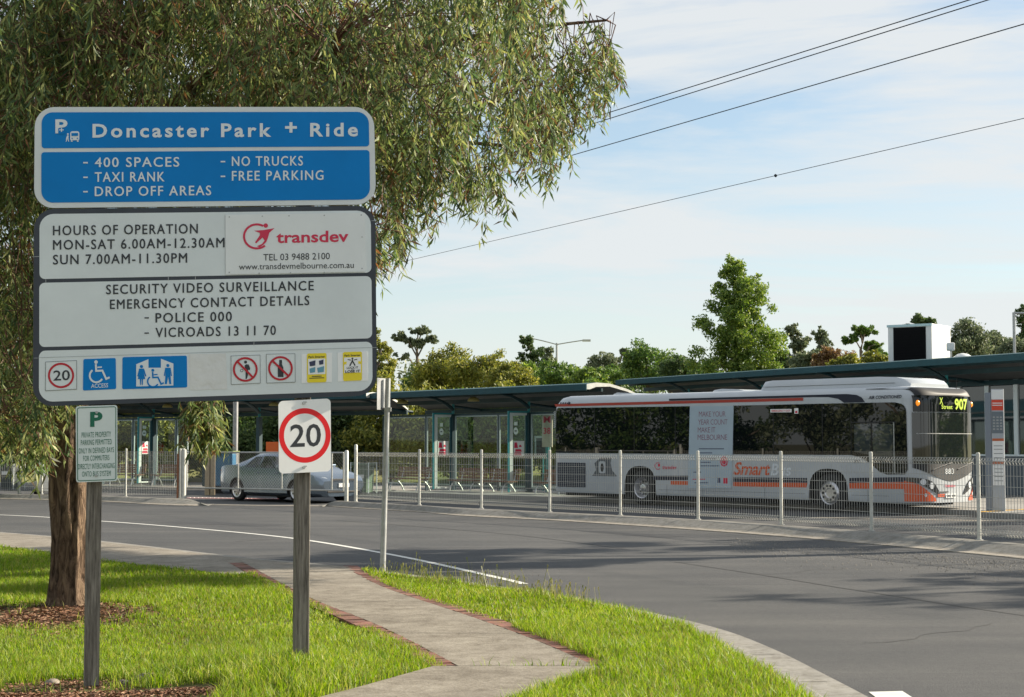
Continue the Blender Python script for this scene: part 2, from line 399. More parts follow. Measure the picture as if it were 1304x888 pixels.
def stain(m, sc, lo):
    n = m.node_tree.nodes; l = m.node_tree.links; bs = n['Principled BSDF']; src = bs.inputs['Base Color'].links[0].from_socket; t = n.new('ShaderNodeTexCoord'); z = n.new('ShaderNodeTexNoise'); z.inputs['Scale'].default_value = sc; z.inputs['Detail'].default_value = 8; z.inputs['Roughness'].default_value = .75; z.inputs['Distortion'].default_value = .6; l.new(t.outputs['Object'], z.inputs['Vector'])
    r = n.new('ShaderNodeValToRGB'); e = r.color_ramp.elements; e[0].position = .36; e[0].color = (lo, lo * .96, lo * .9, 1); e[1].position = .56; e[1].color = (1, 1, 1, 1); l.new(z.outputs['Fac'], r.inputs['Fac']); x = n.new('ShaderNodeMix'); x.data_type = 'RGBA'; x.blend_type = 'MULTIPLY'; x.inputs['Factor'].default_value = 1; l.new(src, x.inputs[6]); l.new(r.outputs[0], x.inputs[7]); l.new(x.outputs[2], bs.inputs['Base Color'])
stain(PATHC, 6, .62); stain(PATHC, 55, .7); stain(KERB, 9, .65); stain(GUT, 9, .65)
def brickmat():
    m = bpy.data.materials.new('brick_edging'); m.use_nodes = True; n = m.node_tree.nodes; l = m.node_tree.links; bs = n['Principled BSDF']; bs.inputs['Roughness'].default_value = .9
    g = n.new('ShaderNodeNewGeometry'); r = n.new('ShaderNodeValToRGB'); e = r.color_ramp.elements; e[0].color = (.12, .06, .042, 1); e[1].color = (.27, .13, .09, 1); e.new(.5).color = (.19, .085, .06, 1)
    l.new(g.outputs['Random Per Island'], r.inputs['Fac']); t = n.new('ShaderNodeTexCoord'); z = n.new('ShaderNodeTexNoise'); z.inputs['Scale'].default_value = 18; z.inputs['Detail'].default_value = 5; l.new(t.outputs['Object'], z.inputs['Vector'])
    x = n.new('ShaderNodeMix'); x.data_type = 'RGBA'; x.blend_type = 'MULTIPLY'; x.inputs['Factor'].default_value = .7; l.new(r.outputs[0], x.inputs[6]); l.new(z.outputs['Color'], x.inputs[7])
    hs = n.new('ShaderNodeHueSaturation'); hs.inputs['Value'].default_value = 1.5; l.new(x.outputs[2], hs.inputs['Color']); l.new(hs.outputs[0], bs.inputs['Base Color']); return m
BRICK = brickmat()
def edging(b, P, sgn):
    P = crom(P, 60)
    acc = 0; last = P[0]; out = offset(P, sgn * .18)
    cum = [0]
    for a, c in zip(P[:-1], P[1:]): cum.append(cum[-1] + (c - a).length)
    step = .115; k = 0
    def pt(Q, s):
        for i in range(len(cum) - 1):
            if cum[i + 1] >= s: f = (s - cum[i]) / max(1e-6, cum[i + 1] - cum[i]); return Q[i].lerp(Q[i + 1], f)
        return Q[-1]
    s = 0
    while s + step < cum[-1]:
        z = .112 + random.uniform(-.003, .003); a, c = pt(P, s + .0015), pt(P, s + step - .0015); d, e = pt(out, s + step - .0015), pt(out, s + .0015)
        top = [Vector((q.x, q.y, z + random.uniform(-.003, .003))) for q in (a, c, d, e)]; bot = [Vector((q.x, q.y, .05)) for q in top]
        b.add(top + bot, [(0, 1, 2, 3), (0, 4, 5, 1), (1, 5, 6, 2), (2, 6, 7, 3), (3, 7, 4, 0)], BRICK); s += step
b = MB(); edging(b, [(-3.62, 22.2), (-3.45, 21.7), (-2.1, 17.2), (-1.15, 14.5), (-.38, 11.9)], -1); edging(b, [(-2.2, 21.6), (-1.47, 18.56), (-.38, 15.3), (.18, 13.5), (.6, 11.9)], 1)
struct('brick_edging', b, recalc=True)
DARKJ = mat('joint_dirt', (.05, .042, .032), .95)
b = MB()
for p, q in [((-1.93, 16.7), (-.83, 16.75)), ((-2.83, 19.6), (-1.75, 19.6)), ((-.98, 13.95), (.05, 13.9)), ((-.5, 11.89), (.66, 11.89))]:
    p, q = Vector(p), Vector(q); t = (q - p).normalized() * .006; nn = Vector((-t.y, t.x)); n_ = 9
    pts = [p.lerp(q, i / n_) + Vector((random.uniform(-.008, .008), random.uniform(-.01, .01))) for i in range(n_ + 1)]
    b.add([(*(v + nn), .1185) for v in pts] + [(*(v - nn), .1185) for v in pts], [(i, i + 1, n_ + 2 + i, n_ + 1 + i) for i in range(n_)], DARKJ)
struct('path_joint', b)

# painted edge line, seam lines and a lane mark
PAINT = mat('road_paint', (.62, .62, .58), .7, var=.12, vs=6)
def ground_line(b, P, wd, z, m):
    P = crom(P, 10); strips(b, P, [(-wd / 2, z), (wd / 2, z)], m)
b = MB(); ground_line(b, [gnd(-200, 651.5).xy, gnd(0, 656).xy, gnd(130, 664).xy, gnd(250, 673.5).xy, gnd(374, 686).xy, gnd(500, 707).xy, gnd(628, 734.6).xy, (.15, 20.1)], .11, .004, PAINT)
b.add([(2.40, 9, .004), (2.68, 9, .004), (2.68, 11.44, .004), (2.44, 11.40, .004)], [(0, 1, 2, 3)], PAINT); struct('road_marking', b)
SEAM = mat('road_seam', (.03, .03, .03), .8)
b = MB()
for P in [[gnd(1065, 748).xy, gnd(1150, 761).xy, gnd(1220, 772).xy, gnd(1330, 788).xy], [gnd(860, 716).xy, gnd(960, 731).xy, gnd(1065, 748).xy], [gnd(430, 663).xy, gnd(640, 680).xy, gnd(800, 700).xy], [gnd(300, 690).xy, gnd(350, 687).xy]]:
    ground_line(b, P, .035, .003, SEAM)
rc = random.Random(3)
for (x, y), (dx, dy), n_ in [((3.2, 21.5), (.35, .16), 16), ((5.6, 16.2), (.3, -.1), 12), ((.6, 26.5), (.34, .1), 14), ((-5.5, 31.5), (.4, -.1), 14), ((3.0, 14.2), (.22, .2), 10)]:
    P = []
    for i in range(n_): P.append(Vector((x, y))); x += dx * rc.uniform(.5, 1.3) + rc.gauss(0, .06); y += dy * rc.uniform(.3, 1.5) + rc.gauss(0, .11)
    strips(b, P, [(-rc.uniform(.006, .012), .0025), (.006, .0025)], SEAM)
struct('road_seam', b)
OIL = mat('tar_patch', (.035, .035, .036), .75, var=.25, vs=6, bump=.2, bs=60); b = MB()
for (x, y), a_, l_, w_ in [((-6.2, 35.2), -.55, 3.0, .8), ((2.2, 31.2), -1.0, 2.4, .55), ((6.2, 20.6), -1.1, 1.6, .5)]:
    b.add([(x + cos(a_) * u * l_ * .5 - sin(a_) * v * w_ * .5, y + sin(a_) * u * l_ * .5 + cos(a_) * v * w_ * .5, .0018) for u, v in ((-1, -1), (-.3, -1.04), (.4, -.97), (1, -1.02), (1.02, .98), (.2, 1.04), (-.98, 1))], [tuple(range(7))], OIL)
struct('road_patch', b)
# loose gravel that collects against the far kerb
GRAV = mat('gravel', (.12, .115, .105), .9, col2=(.22, .21, .19), vs=30)
vs, fs = [], []
for i in range(1700):
    px = random.uniform(930, 1400); y = 686 + (px - 1000) * .083 + 5 + abs(random.gauss(0, 11)); p = gnd(px, y); r = random.uniform(.006, .016)
    k = len(vs); a = random.uniform(0, 6)
    vs += [(p.x + r * cos(a), p.y + r * sin(a), .002), (p.x + r * cos(a + 2.1), p.y + r * sin(a + 2.1), .002), (p.x + r * cos(a + 4.2), p.y + r * sin(a + 4.2), .002), (p.x, p.y, r * 1.3)]
    fs += [(k, k + 1, k + 3), (k + 1, k + 2, k + 3), (k + 2, k, k + 3)]
o = np_mesh('gravel', vs, fs, GRAV); o['kind'] = 'stuff'

# medians: front edge and back edge, both measured along the kerb
def median(name, front, back, noseL=False, noseR=False):
    Fp = crom([gnd(x, y, 0).xy for x, y in front], 8); Bp = crom([gnd(x, y, .14).xy for x, y in back], 8); n = len(Fp)
    prof = [(0, -.01), (.0, .012), (.24, .02), (.30, .035), (.62, .128), (.70, .142), (1.0, .142), (1.06, .12), (1.08, -.01)]
    mm = [GUT, GUT, GUT, KERB, KERB, KERB, KERB, KERB]; b = MB(); rows = []
    for t, z in prof:
        row = []
        for i, (p, q) in enumerate(zip(Fp, Bp)):
            k = 1.0
            if noseL: k = min(k, (i / (n * .07)))
            if noseR: k = min(k, ((n - 1 - i) / (n * .16)))
            k = min(1, k); k = k * k * (3 - 2 * k); row.append((*p.lerp(q, t), .012 + (z - .012) * k if z > 0 else z))
        rows.append(row)
    for r0, r1, m_ in zip(rows[:-1], rows[1:], mm): b.add(r0 + r1, [(i, i + 1, n + i + 1, n + i) for i in range(n - 1)], m_)
    return struct(name, b, smooth=25)
FRONT = [(405, 644), (430, 646), (460, 648), (534, 652.4), (588, 657.3), (700, 663), (800, 669.5), (900, 676.5), (1000, 684), (1100, 692.5), (1200, 702), (1304, 712.5), (1500, 735), (1900, 790)]
BACK = [(410, 638.5), (433, 638), (460, 639.5), (534, 643.6), (588, 646.8), (700, 652.2), (800, 657), (900, 662.5), (1000, 669), (1100, 676.3), (1200, 684), (1304, 692.8), (1500, 711), (1900, 752)]
median('median_kerb', FRONT, BACK, noseL=True)
median('median_kerb', [(-260, 629), (-120, 632.5), (0, 635.7), (80, 637.5), (129, 639), (200, 643), (240, 644.2), (272, 642.5)], [(-260, 624), (-120, 627), (0, 629), (80, 630.4), (129, 631.5), (200, 634), (240, 635.6), (266, 638.2)], noseR=True)
b = MB(); P0 = [gnd(x, y).xy for x, y in [(268, 643.4), (340, 644.6), (410, 645)]]; strips(b, crom(P0, 6), [(0, .006), (.42, .006)], GUT)
P0 = [gnd(x, y).xy for x, y in [(640, 639), (760, 645.5), (880, 654.5), (1080, 660.3), (1304, 664.3), (1420, 666)]]; strips(b, crom(P0, 6), [(-.14, .006), (.14, .006)], GUT)  # second pale strip, along the bus road, in the gutter colour
struct('gutter_and_strip', b)

# ================================================================== THE SIGNS
def timber():
    m = bpy.data.materials.new('weathered_timber'); m.use_nodes = True; n = m.node_tree.nodes; l = m.node_tree.links; bs = n['Principled BSDF']; bs.inputs['Roughness'].default_value = .9
    t = n.new('ShaderNodeTexCoord'); q = n.new('ShaderNodeMapping'); q.inputs['Scale'].default_value = (38, 38, 2.2); l.new(t.outputs['Object'], q.inputs['Vector'])
    z = n.new('ShaderNodeTexNoise'); z.inputs['Scale'].default_value = 1.6; z.inputs['Detail'].default_value = 8; z.inputs['Roughness'].default_value = .72; l.new(q.outputs[0], z.inputs['Vector'])
    r = n.new('ShaderNodeValToRGB'); e = r.color_ramp.elements; e[0].position = .32; e[0].color = (.045, .038, .032, 1); e[1].position = .68; e[1].color = (.30, .27, .23, 1); e.new(.5).color = (.17, .15, .125, 1)
    l.new(z.outputs['Fac'], r.inputs['Fac']); l.new(r.outputs[0], bs.inputs['Base Color'])
    bp = n.new('ShaderNodeBump'); bp.inputs['Strength'].default_value = .7; bp.inputs['Distance'].default_value = .01; l.new(z.outputs['Fac'], bp.inputs['Height']); l.new(bp.outputs[0], bs.inputs['Normal']); return m
TIMBER = timber()
SO = Vector((-2.78, 10.94, 0)); SYAW = atan2(.46, 1.341); SF = Fr(SO, SYAW)
def sfn(w): return lambda x, y: SF.uv(x, y, w)
sign = thing('information_sign', 'big two-post park and ride sign with blue header over grey information panels', 'sign', SO, SYAW)

def panel(name, ring, w, thick, face, edge, parent=sign):
    b = MB(); pts = [Vector(SF.uv(x, y, w)) for x, y in ring]; b.prism(list(reversed(pts)), (0, thick, 0), face, edge); return b, sfn
# header
ALU = mat('panel_aluminium', (.45, .46, .47), .4, .7)
b = MB(); rg = rquad((44.5, 136.5), (476, 136.3), (479, 260.5), (43.4, 265.3), 25); b.prism([Vector(SF.uv(x, y, -.05)) for x, y in rg], (0, .035, 0), WHITE, ALU)
f1, f2 = sfn(-.0525), sfn(-.055)
def heavy(b, t, m, x0, y0, x1, y1, cap):
    for i, (dx, dy) in enumerate(((0, 0), (.5, 0), (.25, -.3))): put_text(b, sfn(-.055 - .0002 * i), t, m, x0 + dx, y0 + dy, x1 + dx - .5, y1 + dy, cap, .0, 1.18)
shape(b, f1, rquad((53, 143.2), (469.5, 142.6), (470.3, 186.6), (53, 189), [14, 15, 4, 4]), BLUE)
shape(b, f1, rquad((52.6, 194), (470.5, 191.2), (471.3, 254.3), (52.6, 258.4), [4, 4, 15, 15]), BLUE)
for t, x0, x1, ya, yb in [('Doncaster', 117.8, 266.5, 175.4, 174.8), ('Park', 281.5, 345.5, 174.8, 174.4), ('+', 363, 378, 172, 172), ('Ride', 395, 455.8, 174.2, 173.8)]:
    put_text(b, f2, t, LETTERW, x0, ya, x1, yb, 17.4 if t != '+' else 18.5, .026, 1.3)
for t, x0, x1, ya, yb in [('400 SPACES', 120.6, 228.4, 213, 212.4), ('TAXI RANK', 120.6, 209.6, 231.7, 231.2), ('DROP OFF AREAS', 120.6, 269, 250, 248.7), ('NO TRUCKS', 295.2, 385.8, 211.6, 211), ('FREE PARKING', 295.2, 412, 230.2, 229.2)]:
    heavy(b, t, LETTERW, x0, ya, x1, yb, 11.9)
for x, y in [(106, 207.4), (106, 226), (106, 244.3), (281, 206), (281, 224.8)]: shape(b, f2, [(x, y + .9), (x + 5.8, y + .9), (x + 5.8, y - .9), (x, y - .9)], LETTERW)
put_text(b, f2, 'P', LETTERW, 70.5, 170, 86, 169.8, 17.8, .03)
shape(b, sfn(-.0565), [(74.2, 163.5), (82.4, 163.5), (82.4, 170.6), (74.2, 170.6)], BLUE); f3 = sfn(-.058)
put_text(b, f3, '+', LETTERW, 75.4, 169, 81.2, 169, 6.6, .02)
shape(b, f2, rquad((89.3, 167.4), (101, 167.2), (101, 178.6), (89.3, 178.8), [3, 3, 1.5, 1.5]), LETTERW)
shape(b, f3, rquad((91, 169.6), (99.4, 169.5), (99.4, 173.2), (91, 173.3), .5), BLUE); disc(b, f3, 91.9, 176.4, .8, .8, BLUE); disc(b, f3, 98.6, 176.3, .8, .8, BLUE)
for x in (90.2, 97.9): shape(b, f2, [(x, 179), (x + 2.2, 179), (x + 2.2, 180.6), (x, 180.6)], LETTERW)
disc(b, f2, 86.4, 170.9, 1.1, 1.1, LETTERW); shape(b, f2, [(85.6, 172.4), (87.4, 172.6), (87.2, 176), (88, 180.6), (87.1, 180.7), (86.2, 176.8), (84.6, 180.7), (83.7, 180.4), (85.2, 176), (84.3, 178.2), (83.7, 177.8)], LETTERW)
b.build('header_panel', sign, recalc=False)
# charcoal backing with three pale panels
b = MB(); rg = rquad((43.5, 266.4), (478, 262), (480, 503.6), (42, 518), [25, 25, 26, 26]); b.prism([Vector(SF.uv(x, y, -.05)) for x, y in rg], (0, .035, 0), CHAR, CHAR)
for x0, y0, x1, y1, h in [(43, 456, 480, 442.4, .5), (41, 327, 50, 326.5, .5), (473, 281, 479, 281, .5)]: shape(b, sfn(-.0515), [(x0, y0 + h), (x1, y1 + h), (x1, y1), (x0, y0)], STEEL)
for x, ya, yb in [(214, 353, 357.6), (248.5, 352.2, 356.8), (58, 356, 360), (323, 434.5, 440.8)]: shape(b, f1, [(x, yb), (x + .7, yb), (x + .7, ya), (x, ya)], STEEL)
b.build('backing_board', sign)
def sub(name, ring, texts, extra=None):
    b = MB(); pts = [Vector(SF.uv(x, y, -.052)) for x, y in ring]; b.prism(pts, (0, .0015, 0), SIGNGREY)
    for t, x0, x1, ya, yb, cap in texts: heavy(b, t, INK, x0, ya, x1, yb, cap)
    if extra: extra(b)
    return b.build(name, sign)
sub('hours_panel', rquad((50.3, 272.8), (472, 268.2), (473, 347.4), (50.3, 355.6), [18, 18, 7, 7]),
    [('HOURS OF OPERATION', 67.4, 252, 299.9, 297.4, 12), ('MON-SAT 6.00AM-12.30AM', 67.4, 286, 318.2, 315.1, 12), ('SUN 7.00AM-11.30PM', 67.4, 238.4, 337, 334.6, 12)])
def dashes(b):
    for x, y in [(184, 405), (184, 424.4)]: shape(b, f2, [(x, y + .8), (x + 5.6, y + .7), (x + 5.6, y - .9), (x, y - .8)], INK)
sub('security_panel', rquad((50, 360.4), (473, 351.7), (474, 431), (50, 442.2), 7),
    [('SECURITY VIDEO SURVEILLANCE', 135, 399.6, 374.9, 369.8, 11.8), ('EMERGENCY CONTACT DETAILS', 140, 394, 393.8, 388.7, 11.8), ('POLICE 000', 198, 295.4, 411, 409, 11.8), ('VICROADS 13 11 70', 198, 351.4, 429.7, 426.6, 11.8)], dashes)
def iconline(b): shape(b, f2, [(50, 455.9), (474, 442.9), (474, 442.4), (50, 455.4)], mat('faint_line', (.36, .39, .39), .5))
sub('icon_panel', rquad((49.6, 447), (474, 435.2), (474.5, 497.7), (49.6, 512.2), [8, 8, 18, 18]), [], iconline)
# operator plate
b = MB(); f4, f5 = sfn(-.058), sfn(-.0605)
b.prism([Vector(SF.uv(x, y, -.058)) for x, y in [(287, 273.6), (464.3, 271), (464.8, 346.2), (287.4, 350)]], (0, .003, 0), PLATE, ALU)
for x, y in [(292, 276.5), (334, 275.5), (368, 275), (413, 274.5), (460, 274), (461, 302), (461, 342), (413, 347), (370, 347.4), (330, 348), (292, 347)]: disc(b, f5, x, y, .9, .9, STEEL, 10)
put_text(b, f5, 'transdev', LOGORED, 352, 309.7, 443.8, 308, 14.6, .02, 1.0)
c0 = lambda x, y: (240 + x / 4.932, 265 + y / 4.932)
ring_strip(b, f5, 327, 301.2, 17.6, 16.6, 14.9, 14, LOGORED, 50, 300, 36)
disc(b, f5, 338.4, 287.4, 2.8, 2.8, LOGORED)
shape(b, f5, [c0(*p) for p in [(412, 143), (470, 139), (540, 127), (508, 156), (500, 185), (489, 213), (470, 232), (447, 246), (430, 240), (462, 226), (478, 205), (466, 185), (425, 222), (418, 216), (449, 170), (447, 156)]], LOGORED)
put_text(b, f5, 'TEL 03 9488 2100', INK, 335.3, 332, 420, 330.2, 8.2); put_text(b, f5, 'www.transdevmelbourne.com.au', INK, 304.3, 343.6, 450.5, 341.2, 7.6)
b.build('operator_plate', sign)
# pictogram plates
GREYL = mat('keyline', (.12, .13, .13), .5)
def plate(name, ring, m, w=-.0545): b = MB(); b.prism([Vector(SF.uv(x, y, w)) for x, y in ring], (0, .002, 0), m); return b
c6 = lambda x, y: (40 + x / 5.67, 435 + y / 5.67); c7 = lambda x, y: (260 + x / 5.67, 435 + y / 5.67)
i1, i2, i3 = sfn(-.0565), sfn(-.0585), sfn(-.0605)
r_ = [(57.8, 460.8), (97.8, 459), (98, 496), (57.6, 498)]; b = plate('x', r_, SIGNGREY); outline(b, i1, r_, .8, GREYL); ring_strip(b, i1, 77.7, 478.3, 16.7, 16.2, 14.1, 13.5, RED); put_text(b, i1, '20', INK, 67.9, 485, 89, 484.2, 12.8, .01); b.build('speed_plate', sign)
def wheelchair(b, fn, ox, oy, s, m):
    g = lambda x, y: (ox + x * s, oy + y * s)
    disc(b, fn, *g(0, -14.6), 2.3 * s, 2.4 * s, m); stroke(b, fn, [g(-.3, -11.8), g(.2, -3.2), g(8.2, -3.6), g(13.2, 7.2), g(17.6, 5.2)], 2.5 * s, m)
    stroke(b, fn, [g(1.6, -7.8), g(7.6, -8.1)], 1.8 * s, m)
    stroke(b, fn, [g(.4 + 8.6 * cos(radians(a)), 3 + 8.6 * sin(radians(a))) for a in range(30, 236, 12)], 2.4 * s, m)
b = plate('x', rquad((106.2, 457.5), (147.4, 456), (148, 495.6), (105.6, 497.6), 2), BLUE); wheelchair(b, i1, 122.3, 475.6, .98, LETTERW); put_text(b, i1, 'ACCESS', LETTERW, 116, 494.3, 137.6, 493.4, 5.2, .01); b.build('access_plate', sign)
b = plate('x', rquad((156, 455), (238, 453), (238.5, 493.6), (155.6, 495.8), 2), BLUE)
shape(b, i1, [c6(*p) for p in [(757, 165), (845, 128), (845, 190), (935, 190), (935, 125), (1025, 160), (1025, 318), (757, 325)]], LETTERW)
disc(b, i2, *c6(795, 181), 2, 2, BLUE); shape(b, i2, [c6(*p) for p in [(778, 196), (813, 196), (830, 250), (822, 253), (810, 222), (822, 272), (806, 272), (804, 314), (797, 314), (796, 272), (793, 272), (791, 314), (785, 314), (783, 272), (768, 272), (781, 222), (772, 254), (764, 250)]], BLUE)
disc(b, i2, *c6(985, 174), 2, 2, BLUE); shape(b, i2, [c6(*p) for p in [(966, 190), (1005, 190), (1015, 248), (1008, 250), (1002, 212), (1010, 308), (996, 308), (987, 255), (978, 308), (963, 308), (970, 212), (964, 250), (956, 248)]], BLUE)
wheelchair(b, i2, 194.6, 483.5, .8, BLUE); b.build('toilet_plate', sign)
b = plate('x', [(240.8, 451.2), (287.6, 450), (289.6, 495.8), (242.2, 497)], mat('blank_patch', (.70, .70, .68), .6, var=.05, vs=9, bump=.5, bs=14)); b.build('blank_patch', sign)
def bar(b, fn, p, q, w, m): stroke(b, fn, [c7(*p), c7(*q)], w, m)
r_ = [(293.9, 453.2), (331.4, 452), (331.8, 488.2), (294.3, 490.2)]; b = plate('x', r_, SIGNGREY); outline(b, i1, r_, .7, GREYL)
disc(b, i1, *c7(299, 149), 1.9, 1.9, INK); shape(b, i1, [c7(*p) for p in [(293, 172), (306, 164), (322, 167), (332, 192), (330, 206), (318, 206), (315, 250), (307, 270), (299, 270), (299, 215), (293, 196)]], INK); ring_strip(b, i1, *c7(271, 210), 2, 2, 1.4, 1.4, INK, n=16)
ring_strip(b, i2, *c7(297, 202), 15.8, 15.7, 13.2, 13.1, RED); bar(b, i3, (238, 143), (354, 262), 2.6, RED); b.build('no_litter_plate', sign)
r_ = [(338.8, 450.9), (375.9, 450.3), (376.3, 487), (339.4, 488.2)]; b = plate('x', r_, SIGNGREY); outline(b, i1, r_, .7, GREYL)
shape(b, i1, [c7(*p) for p in [(542, 133), (562, 133), (562, 165), (572, 188), (573, 257), (532, 257), (531, 192), (542, 165)]], INK)
ring_strip(b, i2, *c7(551, 194), 15.7, 15.5, 13.1, 13, RED); bar(b, i3, (490, 136), (612, 252), 2.6, RED); b.build('no_alcohol_plate', sign)
def poster(name, q, y_, fig):
    b = plate('x', q, RETRO); shape(b, i1, rquad(*y_, 2.2), YELLOW); a, c, d, e = [Vector(p) for p in y_]
    l1 = lambda s, t: tuple(a.lerp(e, t).lerp(c.lerp(d, t), s)); shape(b, i2, [l1(.06, .19), l1(.94, .19), l1(.94, .72), l1(.06, .72)], RETRO)
    p, q_ = l1(.08, .155), l1(.92, .155); put_text(b, i2, 'Park Smarter', INK, *p, *q_, 2.6, .02)
    fig(b, l1); return b.build(name, sign)
DKB = mat('poster_navy', (.03, .04, .09), .5); SKB = mat('poster_sky', (.12, .32, .42), .5)
def fa(b, l):
    for s, t, w_, h_, m in [(.28, .34, .16, .10, DKB), (.73, .31, .12, .09, DKB), (.28, .57, .15, .1, SKB), (.70, .56, .18, .11, SKB)]: shape(b, i3, [l(s - w_, t - h_ * .5), l(s + w_, t - h_), l(s + w_ * .9, t + h_ * .8), l(s - w_ * .8, t + h_)], m)
    for t, s0, s1 in [(.79, .25, .75), (.85, .12, .88)]: shape(b, i2, [l(s0, t - .015), l(s1, t - .015), l(s1, t + .012), l(s0, t + .012)], INK)
def fb(b, l):
    disc(b, i3, *l(.5, .23), 1.2, 1.2, INK); stroke(b, i3, [l(.36, .48), l(.46, .36), l(.5, .29), l(.54, .36), l(.64, .48)], 1.6, INK); stroke(b, i3, [l(.25, .26), l(.42, .285)], 1, INK); stroke(b, i3, [l(.58, .285), l(.75, .26)], 1, INK)
    shape(b, i3, [l(.05, .34), l(.2, .33), l(.18, .42), l(.06, .43)], YELLOW); shape(b, i3, [l(.8, .33), l(.95, .34), l(.94, .43), l(.82, .42)], YELLOW)
    put_text(b, sfn(-.062), 'LOCK IT', INK, *l(.2, .585), *l(.8, .58), 2.7, .02); put_text(b, sfn(-.062), 'LOSE IT', INK, *l(.12, .72), *l(.9, .715), 3.3, .03); put_text(b, sfn(-.062), 'OR', INK, *l(.42, .625), *l(.58, .625), 1.4)
poster('valuables_poster', [(384, 451.2), (423, 449.2), (422.6, 486.6), (384.2, 488)], [(390.8, 450.4), (415.8, 449.6), (415.8, 486.8), (391, 487.6)], fa)
poster('lock_poster', [(430, 449.2), (468, 447.6), (468.2, 485), (430.4, 486)], [(436.6, 448.6), (460.9, 447.8), (461, 484.6), (437, 485.6)], fb)
# posts and rails behind
RAIL = STEEL
for nm, px, wd, ztop in (('post', 119.5, .094, 3.75), ('post', 386, .098, 3.7)):
    u = SF.uv(px, 700, 0)[0]; b = MB(); zb = -.2
    b.box(u - wd / 2, u + wd / 2, .004, .004 + wd, zb, ztop, TIMBER); b.build(nm, sign, bevel=.006)
b = MB(); u0, u1 = SF.uv(60, 300)[0], SF.uv(462, 300)[0]
for z in (3.55, 2.95, 2.75, 2.2): b = MB(); b.box(u0, u1, -.0145, .003, z - .025, z + .025, RAIL); b.build('rail', sign)

# parking sign on the left post
def bolts(b, pts, w):
    for x, y in pts:
        c = Vector(SF.uv(x, y, w)); b.tube([c, c + Vector((0, -.006, 0))], .009, STEEL, 8)
psign = thing('parking_sign', 'small white sign with green P and green lettering, bolted below the blue sign', 'sign', SF.world(SF.uv(123, 614)[0], -.055, SF.uv(123, 614)[2]), SYAW)
po = Vector((SF.uv(123, 614)[0], -.055, SF.uv(123, 614)[2]))
def rel(w, o): return lambda x, y: tuple(Vector(SF.uv(x, y, w)) - o)
b = MB(); rg = rquad((96.4, 517.6), (149.4, 515.9), (149.5, 612.8), (97, 614.6), 3.5); g0, g1 = rel(-.06, po), rel(-.062, po)
PW = mat('parking_white', (.66, .72, .70), .4, var=.05, vs=5); b.prism([Vector(g0(*p)) for p in rg], (0, .004, 0), PW, ALU)
inn = rquad((98, 519.2), (147.9, 517.6), (148, 611.2), (98.5, 613), 3); outline(b, g1, inn, .9, GREEN)
put_text(b, g1, 'P', GREEN, 114.8, 543.9, 130.6, 543.4, 19.2, .04)
for t, x0, x1, ya, yb in [('PRIVATE PROPERTY', 104, 141.3, 557.6, 556.2), ('PARKING PERMITTED', 103, 142.3, 567.2, 565.8), ('ONLY IN DEFINED BAYS', 100.3, 145, 577.8, 576), ('FOR COMMUTERS', 106, 139.3, 587.3, 586), ('DIRECTLY INTERCHANGING', 99.6, 146, 597.8, 596.2), ('ONTO BUS SYSTEM', 104.5, 141, 607.3, 606)]:
    put_text(b, g1, t, GREEN, x0, ya, x1, yb, 6.6, .0, 1.1)
b.build('sign_plate', psign)
for x, y in [(123, 525.3), (122.4, 606)]: c = Vector(g0(x, y)); b = MB(); b.tube([c, c + Vector((0, -.007, 0))], .009, STEEL, 8); b.build('bolt', psign)
for z in (.05, .42): b = MB(); b.box(-.02, .02, -.001, .058, z, z + .04, STEEL); b.build('bracket', psign)
# 20 sign
so = Vector((SF.uv(388, 604)[0], -.055, SF.uv(388, 604)[2]))
ssign = thing('speed_limit_sign', 'white 20 speed limit sign with bright red ring, on the right timber post', 'sign', SF.world(*so), SYAW)
b = MB(); g0, g1 = rel(-.06, so), rel(-.0604, so); rg = rquad((353.2, 511.2), (422, 507.4), (422.7, 600.4), (354, 603.4), 6)
b.prism([Vector(g0(*p)) for p in rg], (0, .004, 0), RETRO, ALU); ring_strip(b, g1, 388, 554.7, 34, 34.8, 27.4, 27.9, BRIGHTRED, n=64)
put_text(b, g1, '20', INK, 368.7, 569.6, 409.3, 568.3, 28.4, .012); b.build('sign_plate', ssign)
for x, y in [(386.4, 513.6), (386.6, 595.4)]: b = MB(); c = Vector(g0(x, y)); b.tube([c, c + Vector((0, -.007, 0))], .011, STEEL, 8); b.box(c.x - .002, c.x + .02, c.y - .006, c.y - .002, c.z + .004, c.z + .012, STEEL); b.build('bolt', ssign)
for z in (.05, .42): b = MB(); b.box(-.02, .02, -.001, .058, z, z + .04, STEEL); b.build('bracket', ssign)
ssign.rotation_euler.z = SYAW + radians(7)      # this plate is turned a little towards the sun
# slim steel pole with a sign seen nearly edge-on
pb = gnd(487, 727, .1); pole = thing('street_sign', 'slim grey steel pole with a narrow sign turned edge-on, on the grass verge', 'sign', (pb.x, pb.y, .08))
top = at(494, 482, pb.y + .05) - Vector((pb.x, pb.y, .08)); b = MB(); b.tube([(0, 0, -.1), tuple(top)], [.038, .032], STEEL, 12); b.build('pole', pole, smooth=40)
b = MB(); R = Matrix.Translation((top.x - .01, top.y, top.z - .2)) @ Matrix.Rotation(radians(68), 4, 'Z'); b.box(-.19, .19, .045, .05, -.2, .2, ALU, R); b.box(-.19, .19, -.05, .06, -.22, -.17, STEEL, Matrix.Translation((top.x, top.y, top.z - .2)) @ Matrix.Scale(.22, 4, (1, 0, 0))); b.build('sign_plate', pole)

